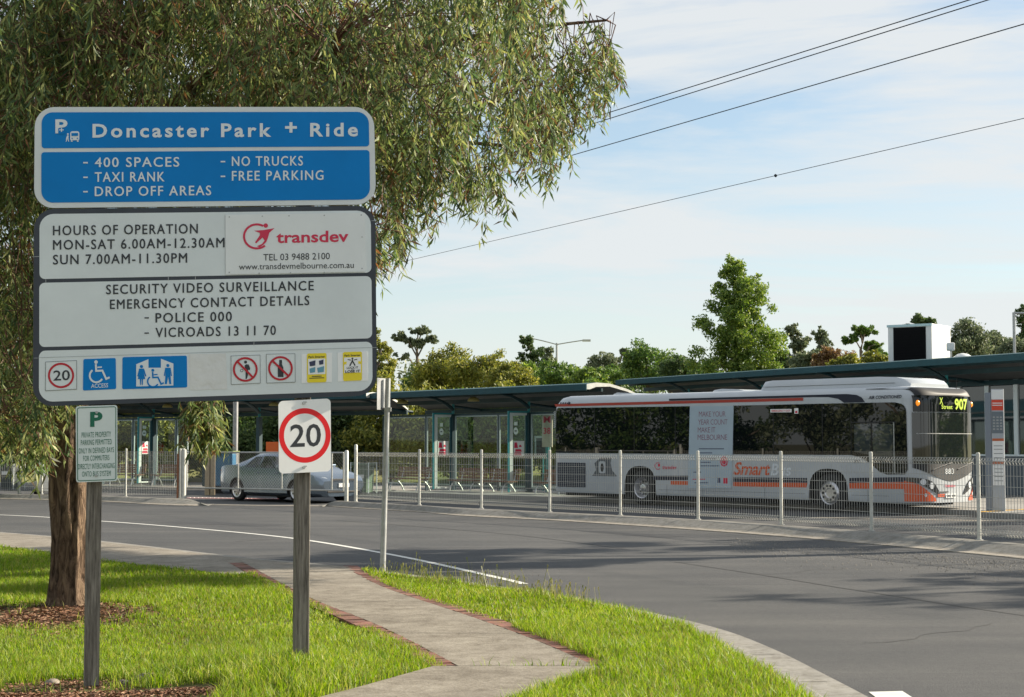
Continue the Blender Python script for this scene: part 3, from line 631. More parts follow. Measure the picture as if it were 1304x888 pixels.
# ================================================================== THE BUS
BO = Vector((1.2, 48.3, 0)); BYAW = atan2(-9.3, 8.35); BF = Fr(BO, BYAW)
bus = thing('bus', 'long white city bus with dark windows and orange stripe, showing route 907', 'bus', BO, BYAW)
BW = mat('bus_white', (.47, .50, .525), .3, var=.05, vs=1.2, coat=.4)
BGLASS = mat('bus_glass', (.005, .007, .008), .012, spec=.55)
NAVY = mat('bus_navy', (.01, .014, .035), .3); BORG = mat('bus_orange', (.62, .085, .012), .35, coat=.3); BRED = mat('bus_red', (.42, .05, .035), .35)
DARK = mat('under_dark', (.01, .01, .01), .9)
def boolean_cut(o, cut):
    md = o.modifiers.new('cut', 'BOOLEAN'); md.operation = 'DIFFERENCE'; md.object = cut; md.solver = 'EXACT'
    dg = bpy.context.evaluated_depsgraph_get(); me = bpy.data.meshes.new_from_object(o.evaluated_get(dg)); o.modifiers.remove(md)
    old = o.data; o.data = me; me.name = old.name; bpy.data.objects.remove(cut)
LN, WD = 12.62, 2.5
def half(s):      # half width of the plan outline
    if s > 11.9: return 1.25 * max(0, 1 - ((s - 11.9) / .72) ** 4) ** .25
    if s < .18: return 1.25 - .12 * ((.18 - s) / .18) ** 2
    return 1.25
def nose(w): return 11.9 + .72 * max(0, 1 - abs((w - 1.25) / 1.25) ** 4) ** .25
def section(s, hw, zt, zb=.29, r=.3):
    r = min(r, hw * .9); pts = [(-hw + .02, zb)]
    for z in (.34, 1.36, 2.2): pts.append((-hw, z))
    for i in range(9):
        a = pi - i * (pi / 2) / 8; pts.append((-hw + r + r * cos(a), zt - r + r * sin(a) * 1.0))
    full = pts + [(-x, z) for x, z in reversed(pts)]
    return [(s, 1.25 + x, z) for x, z in full]
SS = [0.0, .05, .12, .25, .5, 2, 6, 10, 11.6, 11.9, 12.1, 12.25, 12.38, 12.48, 12.55, 12.59, 12.612]
rings = []
for s in SS:
    zt = 3.08
    if s < .4: zt -= .28 * ((.4 - s) / .4) ** 2
    if s > 11.9: zt -= .20 * ((s - 11.9) / .72) ** 3
    rings.append(section(s, half(s), zt, .36 if s < .2 else .29))
b = MB(); b.loft(rings, BW); b.mi(DARK); body = b.build('body', bus, recalc=True)
cb = MB(); cb.mi(BW)
def arch(s0, hw, ztop, y0, y1):
    pts = [(s0 - hw, y0, -.2)]
    for i in range(13):
        a = pi - pi * i / 12; c, sn = cos(a), sin(a); pts.append((s0 + hw * math.copysign(abs(c) ** .75, c), y0, .42 + (ztop - .42) * abs(sn) ** .75))
    pts.append((s0 + hw, y0, -.2)); cb.prism(pts, (0, y1 - y0, 0), DARK)
for s0, hw, zt in ((3.5, .60, 1.08), (9.91, .60, 1.08)): arch(s0, hw, zt, -.3, .72); arch(s0, hw, zt, 1.78, 2.8)
cut = cb.build('cut', bus, recalc=True); bpy.context.view_layer.update(); boolean_cut(body, cut)
me = body.data; me.polygons.foreach_set('use_smooth', [True] * len(me.polygons)); me.set_sharp_from_angle(angle=radians(32))
# flat printed parts of the near side: outlines in (s, z)
def side(w): return lambda s, z: (s, w, z)
def sidepx(w): return lambda x, y: BF.uv(x, y, w)
b = MB(); f = side(-.004)
shape(b, f, [(.12, 2.775), (9.17, 2.775), (9.17, 2.85), (.06, 2.85)], BRED)
sw = [(4.6, 2.862), (9.5, 2.862), (9.95, 2.85), (10.25, 2.80), (10.42, 2.70), (11.05, 2.70), (10.95, 2.82), (10.8, 2.885), (10.5, 2.915), (4.6, 2.915)]; shape(b, f, sw, NAVY)
for a, c in ((4.0, 5.36), (6.86, 9.27)): shape(b, f, [(a, .70), (c, .72), (c, .84), (a, .82)], NAVY)
shape(b, f, [(4.65, .585), (5.36, .59), (5.36, .695), (4.65, .69)], BORG); shape(b, f, [(6.86, .585), (9.24, .60), (9.27, .715), (6.86, .695)], BORG)
shape(b, f, [(10.55, .74), (12.0, .79), (12.0, .90), (10.55, .86)], NAVY); shape(b, f, [(10.56, .60), (12.0, .62), (12.0, .785), (10.55, .735)], BORG)
shape(b, f, [(1.62, .78), (2.62, .78), (2.42, .95), (2.36, 1.15), (2.40, 1.30), (1.95, 1.30), (1.72, 1.14), (1.78, .95)], mat('recess_grey', (.10, .11, .12), .6))
shape(b, side(-.007), rquad((1.9, 1.2), (2.16, 1.2), (2.16, .86), (1.9, .86), .06), BW); disc(b, side(-.01), 2.03, 1.02, .07, .12, BLACK, 16)
shape(b, f, [(.05, 2.18), (.11, 2.18), (.13, 2.62), (.09, 2.62)], GREYL)
for k in range(9): shape(b, side(-.006), [(.035, 2.15 + k * .055), (.11, 2.19 + k * .055), (.11, 2.215 + k * .055), (.035, 2.175 + k * .055)], BW)
for z, a, c in ((.44, 4.2, 9.2), (.44, 10.6, 11.7)): shape(b, f, [(a, z), (c, z), (c, z + .008), (a, z + .008)], GREYL)
for s_ in (4.5, 5.8, 7.9, 11.1): shape(b, f, [(s_, .31), (s_ + .008, .31), (s_ + .008, .58), (s_, .58)], GREYL)
g = sidepx(-.006)
put_text(b, g, 'Smart', BORG, 934, 604.8, 981, 605.4, 16.2, .02, .95, .25); put_text(b, g, 'Bus', mat('silver_letter', (.68, .72, .76), .35), 981.5, 605.6, 1007.5, 606, 15.2, .02, 1, .2)
put_text(b, g, 'AIR CONDITIONED', NAVY, 1106, 508.6, 1148, 507.2, 4.2, .02, 1, .2)
put_text(b, g, 'transdev', LOGORED, 843, 597.4, 861.5, 597.6, 4.6, .03); ring_strip(b, g, 837.8, 593.6, 4.3, 4.6, 3.6, 3.8, LOGORED, 50, 300, 18); disc(b, g, 839, 592.6, 1.5, 2, LOGORED, 10)
put_text(b, g, 'PTV', NAVY, 1088, 590, 1095, 590, 4, .03, 1, .2)
for i in range(4): shape(b, g, [(713 + 3 * i, 514.4), (714.8 + 3 * i, 514.4), (715.4 + 3 * i, 512.6), (713.6 + 3 * i, 512.6)], NAVY)
shape(b, g, [(724, 511), (726.5, 513), (725.4, 515.4), (723.5, 516), (724.4, 513.4)], NAVY)
b.build('livery', bus)
# windows, proud of the side by a few millimetres
def pane(name, ring, w=-.008, m=BGLASS, th=.006):
    b = MB(); b.prism([(s, w, z) for s, z in ring], (0, th, 0), m); return b
b = pane('x', rquad((.15, 2.735), (5.42, 2.70), (5.40, 1.42), (.11, 1.43), [.08, .02, .02, .05])); o = b.build('side_window', bus)
for s_ in (1.72, 3.28, 4.82): fb_ = MB(); fb_.box(s_, s_ + .02, -.0125, -.008, 1.43, 2.7, BLACK); fb_.build('window_seal', o)
fr = [(6.88, 2.69), (10.4, 2.69), (11.9, 2.685)] + [(12.02 + .2 * sin(a), 2.46 + .2 * cos(a)) for a in [0, .4, .8, 1.2, 1.57]] + [(12.235, 1.7), (12.24, 1.08), (12.16, .97), (11.65, .96), (11.45, 1.02), (11.15, 1.24), (10.85, 1.38), (10.6, 1.42), (6.86, 1.42)]
o = pane('x', fr).build('side_window', bus)
for s_ in (8.2, 9.75, 10.62): fb_ = MB(); fb_.box(s_, s_ + .02, -.0125, -.008, 1.43, 2.68, BLACK); fb_.build('window_seal', o)
fb_ = MB(); fb_.box(11.22, 11.24, -.0125, -.008, 1.26, 2.2, BLACK); fb_.box(10.64, 11.95, -.0125, -.008, 2.2, 2.225, BLACK); fb_.build('window_seal', o); fb_ = MB(); fb_.box(11.86, 11.885, -.0125, -.008, 1.0, 2.2, STEEL); fb_.build('grab_rail', o)
LITE = mat('driver_glass', (.035, .045, .05), .015, spec=.9); b = MB()
b.prism([(s, -.0105, z) for s, z in [(10.72, 1.5), (11.2, 1.42), (11.2, 2.17), (10.72, 2.17)]], (0, .002, 0), LITE); b.prism([(s, -.0105, z) for s, z in [(11.26, 1.4), (11.84, 1.4), (11.84, 2.17), (11.26, 2.17)]], (0, .002, 0), LITE); b.build('driver_window', bus)
b = MB(); b.prism([Vector(BF.uv(x, y, -.014)) for x, y in [(981, 521.4), (1008, 521), (1008, 525.2), (981, 525.4)]], (0, .003, 0), RETRO); put_text(b, sidepx(-.016), 'EMERGENCY EXIT', LOGORED, 982.5, 524.6, 1006.5, 524.4, 2.3, .02)
b.prism([Vector(BF.uv(x, y, -.014)) for x, y in [(1011.5, 520.2), (1016.5, 520), (1016.5, 527), (1011.5, 527)]], (0, .003, 0), RETRO); shape(b, sidepx(-.016), [(1012.6, 523.5), (1015.4, 523.5), (1015.4, 526.2), (1012.6, 526.2)], LOGORED); b.build('exit_sticker', bus)
# advertising panel
AD = mat('advert_blue', (.40, .49, .56), .3, var=.05, vs=1.5); ADT = mat('advert_ink', (.25, .10, .15), .5); ADN = mat('advert_navy', (.05, .06, .13), .5)
b = MB(); b.prism([(s, -.016, z) for s, z in [(5.37, 2.70), (6.90, 2.68), (6.80, .53), (5.28, .50)]], (0, .008, 0), AD); g = sidepx(-.018)
for t, x0, x1, y in [('MAKE YOUR', 890, 924, 530.8), ('YEAR COUNT', 889, 926.4, 541), ('MAKE IT', 888.6, 911, 551), ('MELBOURNE', 888.4, 926, 560.4)]: put_text(b, g, t, ADT, x0, y, x1, y - .2, 6.6, -.006, .92)
for x0, x1, y, m in [(890, 922, 572.3, ADN), (890, 907, 577.5, ADN), (892, 912, 585, ADN), (892, 905, 589.5, ADN), (892, 916, 594, ADN), (883, 893, 602, ADN), (882, 898, 611, LOGORED), (884, 902, 615.5, ADN)]: shape(b, g, [(x0, y), (x1, y), (x1, y - 1.1), (x0, y - 1.1)], m)
disc(b, g, 922, 587.8, 5.2, 6.6, LOGORED, 16); ring_strip(b, sidepx(-.02), 922, 587.8, 3.6, 4.6, 3, 3.9, AD, n=16); shape(b, g, [(921.2, 608.5), (926.4, 608.5), (926.4, 616), (921.2, 616)], LOGORED); shape(b, g, [(914, 608.5), (917, 608.5), (917.4, 615), (913.6, 615)], ADN); b.build('advert_panel', bus)
# engine grille
b = MB(); b.box(.2, 1.36, -.012, .0, .45, 1.15, NAVY)
for k in range(13): b.box(.24, 1.32, -.022, -.010, .48 + k * .05, .50 + k * .05, mat('grille_grey', (.11, .12, .13), .5))
b.build('grille', bus)
b = MB(); b.box(.3, 12.0, .25, 2.25, .2, .32, DARK); b.box(4.4, 9.0, .12, 2.38, .18, .31, DARK); b.build('chassis', bus)
# roof units
def pod(name, s0, s1, w0, w1, z0, z1, r, m=BW):
    b = MB(); rr = []
    for s, i in ((s0, .12), (s0 + .1, .03), (s0 + .35, 0), (s1 - .9, 0), (s1 - .4, .02), (s1 - .12, .08), (s1, .16)):
        h = z1 - (i * .9 if s < (s0 + s1) / 2 else i * 1.1); q = []
        for w, z in ((w0 + i * .5, z0), (w0 + .02 + i * .5, h - r), (w0 + r + i * .5, h), (w1 - r - i * .5, h), (w1 - .02 - i * .5, h - r), (w1 - i * .5, z0)): q.append((s, w, max(z, z0)))
        rr.append(q)
    b.loft(rr, m); return b.build(name, bus, smooth=40, recalc=True)
ac = pod('air_conditioner', 7.5, 12.05, .30, 2.2, 3.04, 3.33, .12); b = MB(); b.box(7.62, 11.7, .303, .312, 3.16, 3.168, GREYL); b.build('seam', ac)
pod('roof_hatch', 5.66, 7.0, .45, 2.05, 3.05, 3.16, .06); pod('roof_hatch', 1.9, 3.0, .45, 2.05, 3.05, 3.15, .06)
# front: patches that follow the rounded nose
def skin(w, z):
    """how far forward the nose reaches at this place"""
    lo, hi = 11.0, 12.611; y = abs(w - 1.25)
    for _ in range(26):
        s = (lo + hi) / 2; hw = half(s); zt = 3.08 - (.20 * ((s - 11.9) / .72) ** 3 if s > 11.9 else 0); r = min(.3, hw * .9)
        h = hw if z < zt - r else (hw - r + sqrt(max(0, r * r - (z - zt + r) ** 2)) if z < zt else -1)
        if y <= h: lo = s
        else: hi = s
    return lo
def front(w, z, d=.012):
    e = .02; s = skin(w, z); n_ = Vector((1, -(skin(w + e, z) - skin(w - e, z)) / (2 * e), -(skin(w, z + e) - skin(w, z - e)) / (2 * e)))
    n_.y = max(-3, min(3, n_.y)); n_.z = max(-2, min(2, n_.z)); n_.normalize()
    return (s + n_.x * d, w + n_.y * d, z + n_.z * d)
def fpatch(b, w0, w1, zlo, zhi, m, d=.012, nw=28, nz=10):
    vs = []
    for j in range(nz + 1):
        for i in range(nw + 1):
            w = w0 + (w1 - w0) * i / nw; a, c = zlo(w), zhi(w); vs.append(front(w, a + (c - a) * j / nz, d))
    b.add(vs, [(j * (nw + 1) + i, j * (nw + 1) + i + 1, (j + 1) * (nw + 1) + i + 1, (j + 1) * (nw + 1) + i) for j in range(nz) for i in range(nw)], m)
k_ = lambda v: (lambda w: v)
vee = lambda w: .80 + .30 * abs((w - 1.25) / 1.15) ** 1.6
def fbuild(name, args, m, d=.014, smooth=50):
    b = MB(); fpatch(b, *args, m, d); return b.build(name, bus, smooth=smooth)
fbuild('front_mask', (.05, 2.45, vee, k_(1.22)), BLACK); FG = mat('windscreen_glass', (.012, .016, .016), .02, spec=1.0)
fbuild('windscreen', (.05, 2.45, k_(1.22), k_(2.44)), FG, .016)
fbuild('destination_box', (.06, 2.44, k_(2.455), k_(2.84)), BGLASS, .016); fbuild('front_roof', (.10, 2.40, k_(2.845), k_(3.03)), BLACK, .012)
b = MB(); fpatch(b, .10, 2.3, k_(1.93), k_(1.945), STEEL, .019); b.build('screen_divider', bus)
LED = mat('led_yellow', (.40, .56, .02), .5, emit=.2); b = MB(); ff = lambda w, z: front(w, z, .022)
put_text(b, lambda x, y: ff(x, y), '907', LED, 1.42, 2.52, 1.98, 2.52, -.26, .03)
put_text(b, lambda x, y: ff(x, y), 'X', LED, .78, 2.64, .92, 2.64, -.16, .01); put_text(b, lambda x, y: ff(x, y), 'Street', LED, .86, 2.53, 1.32, 2.53, -.10, .01); b.build('destination_text', bus)
b = MB(); put_text(b, ff, '883', LETTERW, .98, .97, 1.34, .97, -.13, .005)
b.build('fleet_number', bus); b = MB(); put_text(b, ff, 'Transdev', LOGORED, .95, .66, 1.4, .66, -.06, .02); b.build('front_lettering', bus)
# bumper colours, lamps
b = MB(); fpatch(b, .004, .62, lambda w: .33, lambda w: max(.36, .82 - w * .72), BORG, .012, 16, 4); b2 = MB(); fpatch(b2, 2.0, 2.496, lambda w: .32, lambda w: .38 + (w - 2.0) * .75, BORG, .012, 12, 4); b2.build('bumper_corner', bus, smooth=60)
b3 = MB(); ss = [12.0 + .24 * i / 6 for i in range(7)]
for z0, z1, m_ in ((.62, .785, BORG), (.79, .90, NAVY)): b3.add([(q, 1.25 - half(q) - .005, z0) for q in ss] + [(q, 1.25 - half(q) - .005, z1) for q in ss], [(i, i + 1, 8 + i, 7 + i) for i in range(6)], m_)
b3.build('stripe_end', bus)
nn = 8; ss = [12.24 + .23 * i / nn for i in range(nn + 1)]; b.add([(q, 1.25 - half(q) - .009, .33) for q in ss] + [(q, 1.25 - half(q) - .009, .90 - .3 * (q - 12.24)) for q in ss], [(i, i + 1, nn + 2 + i, nn + 1 + i) for i in range(nn)], BORG); b.build('bumper_corner', bus, smooth=60)
HL = mat('headlamp_black', (.02, .022, .025), .12, spec=.9); LAMP = mat('lamp_glass', (.75, .78, .8), .1, spec=.9)
for s_ in (0, 1):
    fw = (lambda w: w) if not s_ else (lambda w: 2.5 - w); b = MB(); vs = []; nw = 16
    lo = lambda t: .80 - .34 * t; hi = lambda t: .90 - .10 * t - .30 * t ** 4
    for t in [i / nw for i in range(nw + 1)]:
        w = .01 + .74 * t; vs += [front(fw(w), lo(t), .018), front(fw(w), hi(t), .018)]
    b.add(vs, [(2 * i, 2 * i + 1, 2 * i + 3, 2 * i + 2) for i in range(nw)], HL); h = b.build('headlight', bus, smooth=60); b = MB()
    for w, z, r in ((.22, .79, .075), (.45, .70, .08)):
        pts = [front(fw(w + r * cos(a) * .9), z + r * sin(a), .024) for a in [2 * pi * i / 14 for i in range(14)]]; b = MB(); b.add(pts, [tuple(range(14))], LAMP); b.build('lamp', h)
    b = MB(); pts = [front(fw(.27 + .035 * cos(a)), .48 + .045 * sin(a), .022) for a in [2 * pi * i / 10 for i in range(10)]]; b.add(pts, [tuple(range(10))], LAMP); b.build('fog_lamp', h)
AMB = mat('amber_lamp', (.9, .28, .02), .25, emit=.35)
for w in (.13, 2.36):
    p = Vector(front(w, 2.66, .0)); b = MB(); rr = []
    for i in range(6):
        a = i / 5 * pi / 2; rr.append([tuple(p + Vector((.05 * sin(a), .075 * cos(a) * cos(q), .075 * cos(a) * sin(q)))) for q in [2 * pi * j / 12 for j in range(12)]])
    b.loft(rr, AMB); b.build('marker_lamp', bus, smooth=60, recalc=True)
b = MB(); fpatch(b, .98, 1.42, k_(.40), k_(.50), PLATE, .03, 6, 1); [b.add([front(x, .425, .034), front(x + .03, .425, .034), front(x + .03, .475, .034), front(x, .475, .034)], [(0, 1, 2, 3)], INK) for x in (1.03, 1.08, 1.13, 1.24, 1.29, 1.34)]; b.build('number_plate', bus); b = MB()
fpatch(b, .66, .96, k_(.43), k_(.5), BORG, .02, 6, 1); b.build('bumper_lamp', bus); b = MB(); fpatch(b, .66, 1.1, k_(.53), k_(.56), BLACK, .02, 6, 1); b.build('bumper_slot', bus)
for w0, w1 in ((.5, 1.25), (1.5, 2.2)): b = MB(); b.tube([front(w0, 1.08, .03), front((w0 + w1) / 2, 1.17, .04), front(w1, 1.24, .035)], .012, BLACK, 5); b.build('wiper', bus)
b = MB(); b.tube([(12.3, 2.0, 3.02), (12.33, 2.0, 3.3)], .008, BLACK, 5); b.build('aerial', bus)
def wheel(root, x, y0, y1, r, wr, hub, out, name='wheel', n=28, spokes=0):
    """axle along y; 'out' = +-1 side that faces outward"""
    w = thing(name, None, None); w.parent = root; b = MB(); ya, yb = (y0, y1); rr = []
    prof = [(ya, wr), (ya, r - .05), (ya + .03, r - .012), (ya + .06, r), (yb - .06, r), (yb - .03, r - .012), (yb, r - .05), (yb, wr)]
    for y, q in prof: rr.append([(x + q * cos(a), y, r + q * sin(a)) for a in [2 * pi * i / n for i in range(n)]])
    b.loft(rr, RUBBER, caps=False); b.build('tyre', w, smooth=40, recalc=True); b = MB(); yo = ya if out < 0 else yb; s = -out; rr = []
    for d, q in ((.0, wr), (.015, wr - .02), (hub, wr * .78), (hub * 1.05, wr * .42), (hub * .35, wr * .36), (hub * .2, .02)): rr.append([(x + q * cos(a), yo + s * d, r + q * sin(a)) for a in [2 * pi * i / n for i in range(n)]])
    b.loft(rr, CHROME, caps=True, start=False)
    for i in range(spokes):
        a = 2 * pi * i / spokes; c = Vector((x + wr * .62 * cos(a), yo + s * hub * .9, r + wr * .62 * sin(a))); k = wr * .12
        b.add([tuple(c + Vector((k * cos(q), -s * .02, k * sin(q)))) for q in [2 * pi * j / 8 for j in range(8)]], [tuple(range(8))], BLACK)
    b.build('rim', w, smooth=35, recalc=True); return w
for s_, hub in ((3.5, .16), (9.91, -.03)):
    wheel(bus, s_, .06, .36, .48, .29, hub, -1, spokes=10); wheel(bus, s_, 2.14, 2.44, .48, .29, hub, 1, spokes=10)
for s_ in (3.5, 9.91): b = MB(); b.tube([(s_, .4, .48), (s_, 2.1, .48)], .12, DARK, 8); b.build('axle', bus)

# ================================================================== CARS
def make_car(name, label, paint, loc, yaw):
    root = thing(name, label, 'car', loc, yaw); GL = mat('car_glass', (.012, .018, .02), .04, spec=.9)
    # x runs forward from the tail, y to the left side (far), near side y=0 ; width 1.84
    st = [(0, .52, .74, .66, .74), (.03, .66, .80, .9, .92), (.12, .82, .86, 1.0, 1.02), (.35, .88, .90, 1.05, 1.06), (.85, .905, .915, 1.06, 1.08), (1.25, .91, .92, .99, 1.27), (1.65, .915, .92, .97, 1.40), (2.15, .92, .92, .96, 1.435), (2.6, .92, .92, .955, 1.43), (3.0, .92, .92, .95, 1.34), (3.35, .915, .92, .95, 1.14), (3.62, .91, .91, .955, .97), (4.1, .90, .90, .89, .90), (4.5, .85, .87, .78, .80), (4.7, .76, .82, .70, .71), (4.8, .58, .74, .62, .64)]
    rings = []
    for x, hs, hw, zb, zt in st:
        g = zt - zb > .1; top = .62 + .1 * 0 if g else hw * .93
        hh = [(hs * .9, .20), (hs, .27), (hw, .48), (hw + .005, .66 if zb > .7 else zb * .9), (hw - .03, zb), ((hw - .03) * (.76 if g else .97), zb + (zt - zb) * (.86 if g else .5)), ((hw - .03) * (.62 if g else .7), zt), (.0, zt + (.015 if g else .02))]
        rings.append([(x, .92 - y, z) for y, z in hh] + [(x, .92 + y, z) for y, z in reversed(hh[:-1])])
    b = MB(); b.loft(rings, paint); b.mi(DARK); body = b.build('body', root, recalc=True)
    cb = MB(); cb.mi(paint)
    for x in (.98, 3.74):
        for y0, y1 in ((-.2, .32), (1.52, 2.1)):
            p = [(x + .37 * cos(a), y0, .33 + .37 * sin(a)) for a in [2 * pi * i / 24 for i in range(24)]]; cb.prism(p, (0, y1 - y0, 0), DARK)
    cut = cb.build('cut', root, recalc=True); bpy.context.view_layer.update(); boolean_cut(body, cut); body.data.polygons.foreach_set('use_smooth', [True] * len(body.data.polygons)); body.data.set_sharp_from_angle(angle=radians(35))
    def ringpt(x, fz, sgn, d=.006):      # point on the greenhouse side, fz 0 = belt, 1 = roof rail
        for (a, c) in zip(st[:-1], st[1:]):
            if a[0] <= x <= c[0]: t = (x - a[0]) / (c[0] - a[0]); hw = a[2] + (c[2] - a[2]) * t; zb = a[3] + (c[3] - a[3]) * t; zt = a[4] + (c[4] - a[4]) * t; break
        y0, z0, y1, z1 = hw - .03, zb, (hw - .03) * .76, zb + (zt - zb) * .86; y = y0 + (y1 - y0) * fz + d; return (x, .92 - sgn * y, z0 + (z1 - z0) * fz + d * .4)
    for sgn in (1, -1):
        for xa, xb, xt in (((1.32, 1.98, 1.62)), (2.04, 3.2, 3.0)):
            b = MB(); lo = [ringpt(xa + (xb - xa) * i / 6, .08, sgn) for i in range(7)]; hi = [ringpt((xt if xa < 2 else xa) + ((xb if xa < 2 else 2.78) - (xt if xa < 2 else xa)) * i / 6, .9, sgn) for i in range(7)]
            b.add(lo + hi, [(i, i + 1, 8 + i, 7 + i) for i in range(6)], GL); b.build('side_window', root, smooth=60)
        y = .92 - sgn * .925
        for x in (1.95, 2.85): b = MB(); b.box(x - .08, x + .08, y - .012, y + .012, .84, .87, paint); b.build('door_handle', root, bevel=.004)
    def across(xa, za, xb, zb_, wa, wb, name, m, d=.012):
        b = MB(); b.add([(xa, .92 - wa, za + d), (xa, .92 + wa, za + d), (xb, .92 + wb, zb_ + d), (xb, .92 - wb, zb_ + d)], [(0, 1, 2, 3)], m); return b.build(name, root)
    across(3.58, 1.0, 2.92, 1.38, .66, .52, 'windscreen', GL, .022); across(.9, 1.12, 1.5, 1.365, .66, .52, 'rear_window', GL, .02)
    for sgn in (1, -1):
        b = MB(); q = [(4.74, .50, .66), (4.58, .80, .66), (4.50, .86, .76), (4.66, .56, .735)]; b.add([(x + .02, .92 - sgn * y, z) for x, y, z in q], [(0, 1, 2, 3)], LAMP); b.build('headlight', root)
        b = MB(); q = [(.02, .50, .78), (.06, .80, .78), (.10, .83, .93), (.04, .5, .93)]; b.add([(x - .02, .92 - sgn * y, z) for x, y, z in q], [(0, 1, 2, 3)], mat('tail_lamp', (.35, .02, .02), .2)); b.build('tail_light', root)
        b = MB(); b.box(3.05, 3.18, .92 - sgn * 1.0 - .09, .92 - sgn * 1.0 + .09, .97, 1.09, paint); b.build('mirror', root, bevel=.03)
    b = MB(); b.box(4.72, 4.80, .92 - .42, .92 + .42, .60, .70, BLACK); b.build('grille', root, bevel=.01); b = MB(); b.box(4.70, 4.815, .92 - .6, .92 + .6, .30, .36, BLACK); b.build('air_intake', root, bevel=.01)
    b = MB(); b.box(4.80, 4.825, .92 - .19, .92 + .19, .46, .57, PLATE); b.build('number_plate', root)
    b = MB(); b.box(.9, 4.0, .1, 1.74, .16, .24, DARK); b.build('underbody', root)
    for x in (.98, 3.74): wheel(root, x, .02, .22, .325, .215, .03, -1, n=24, spokes=7); wheel(root, x, 1.62, 1.82, .325, .215, .03, 1, n=24, spokes=7)
    return root
cy = atan2(-.69, .72); cu = Vector((cos(cy), sin(cy), 0))
p = Vector((-8.2, 49.2, 0)) - cu * .98
make_car('parked_car', 'silver sedan parked behind the wire gate', mat('silver_paint', (.19, .25, .32), .25, .75, coat=.6), p, cy)
make_car('parked_car', 'white car end-on, mostly hidden behind the gum tree trunk', mat('white_paint', (.7, .7, .7), .3, coat=.5), (-13.15, 52.0, 0), radians(105))

# ================================================================== FENCES AND GATE
WIRE = mat('fence_wire', (.44, .44, .41), .5, .1)
def mesh_panel(b, p, q, z0, z1, step=.072, t=.0046, roll=True):
    """welded wire between two posts: uprights, cross wires, rolled triangular top and bottom edges"""
    p, q = Vector((*p, 0)), Vector((*q, 0)); d = q - p; Ln = d.length; d.normalize(); n = Vector((-d.y, d.x, 0)); k = int(Ln / step)
    for i in range(1, k):
        c = p + d * (Ln * i / k); b.tube([c + Vector((0, 0, z0)), c + Vector((0, 0, z1))], t, WIRE, 4, False)
    zs = [z0 + .02, z0 + .11] + [z0 + .11 + (z1 - z0 - .22) * i / 6 for i in range(1, 6)] + [z1 - .11, z1 - .005]
    for z in zs: b.tube([p + Vector((0, 0, z)), q + Vector((0, 0, z))], t * 1.15, WIRE, 4, False)
    if roll:
        for zz, s in ((z1 - .005, -1), (z0 + .02, 1)):
            h1 = p - n * .07 + Vector((0, 0, zz + s * .05)); b.tube([h1, h1 + d * Ln], t * 1.1, WIRE, 4, False)
            for i in range(1, k):
                c = p + d * (Ln * i / k); a = c + Vector((0, 0, zz)); m_ = c - n * .07 + Vector((0, 0, zz + s * .05)) + d * step * .5; e = c + Vector((0, 0, zz + s * .10)); b.tube([a, m_, e], t, WIRE, 4, False)
def fence(name, label, posts, zb, ht, dia=.03, group=None, panels=None, roll=True):
    o = Vector((*posts[0], zb)); root = thing(name, label, 'fence', o)
    for x, y in posts:
        b = MB(); b.tube([(x - o.x, y - o.y, -.05), (x - o.x, y - o.y, ht)], dia, FPOST, 10); b.tube([(x - o.x, y - o.y, ht), (x - o.x, y - o.y, ht + .015)], [dia * 1.05, dia * .6], FPOST, 10)
        b.tube([(x - o.x, y - o.y, -.01), (x - o.x, y - o.y, .012)], dia * 1.9, STEEL, 10); b.build('post', root, smooth=40)
    for i in range(len(posts) - 1):
        if panels and i not in panels: continue
        p, q = Vector(posts[i]), Vector(posts[i + 1]); d = (q - p).normalized() * dia; b = MB()
        mesh_panel(b, p + d - o.xy, q - d - o.xy, .06, ht - .07, roll=roll); b.build('mesh_panel', root)
    return root
def PP(px, y, z=.142): v = gnd(px, y, z); return (v.x, v.y)
FP = [PP(453, 638.8), PP(534, 643.2), PP(613, 647.4), PP(700, 652), PP(790, 656.3), PP(889, 661.5), PP(995, 668.3), PP(1110, 676.8), PP(1247, 687.6)]
e = Vector(FP[-1]) + (Vector(FP[-1]) - Vector(FP[-2])) * 1.0; FP.append(tuple(e)); FP.append(tuple(e + (Vector(FP[-2]) - Vector(FP[-3]))))
fence('wire_fence', 'long silver wire mesh fence along the kerb in front of the bus', FP, .14, 1.40, .033)
GP = [PP(233, 634.6, .13), PP(441, 639, .13)]
LP = [PP(-140, 626.5), PP(-60, 627.4), PP(25, 628.6), PP(53, 629), PP(104, 630.6), PP(160, 632.3), PP(229, 634.2)]
fence('wire_fence', 'wire mesh fence on the far kerb behind the gum tree trunk', LP, .14, 1.40, .03, roll=False)
CHAIN = mat('chain_wire', (.26, .26, .25), .5, .4)
# chain link gate
o = Vector((*GP[0], .13)); gate = thing('wire_gate', 'chain link vehicle gate with thick posts in front of the silver car', 'gate', o)
gp, gq = Vector((0, 0, 0)), Vector((GP[1][0] - o.x, GP[1][1] - o.y, 0)); d = (gq - gp); GL_ = d.length; d.normalize()
for c, h, r in ((gp, 1.40, .085), (gq, 1.36, .055), (gq + Vector((.27, -.18, 0)), 1.52, .045)):
    b = MB(); b.tube([c + Vector((0, 0, -.1)), c + Vector((0, 0, h)), c + Vector((0, 0, h + .03))], [r, r, r * .55], FPOST, 14); b.build('post', gate, smooth=40)
b = MB(); b.tube([gp + Vector((-.14, -.03, -.1)), gp + Vector((-.14, -.03, 1.28))], .04, mat('rusty_post', (.3, .13, .07), .8, var=.4, vs=20), 10); b.build('stop_post', gate)
a0, a1 = gp + d * .14, gq - d * .1; b = MB()
for z in (.30, 1.32): b.tube([a0 + Vector((0, 0, z)), a1 + Vector((0, 0, z))], .022, STEEL, 8)
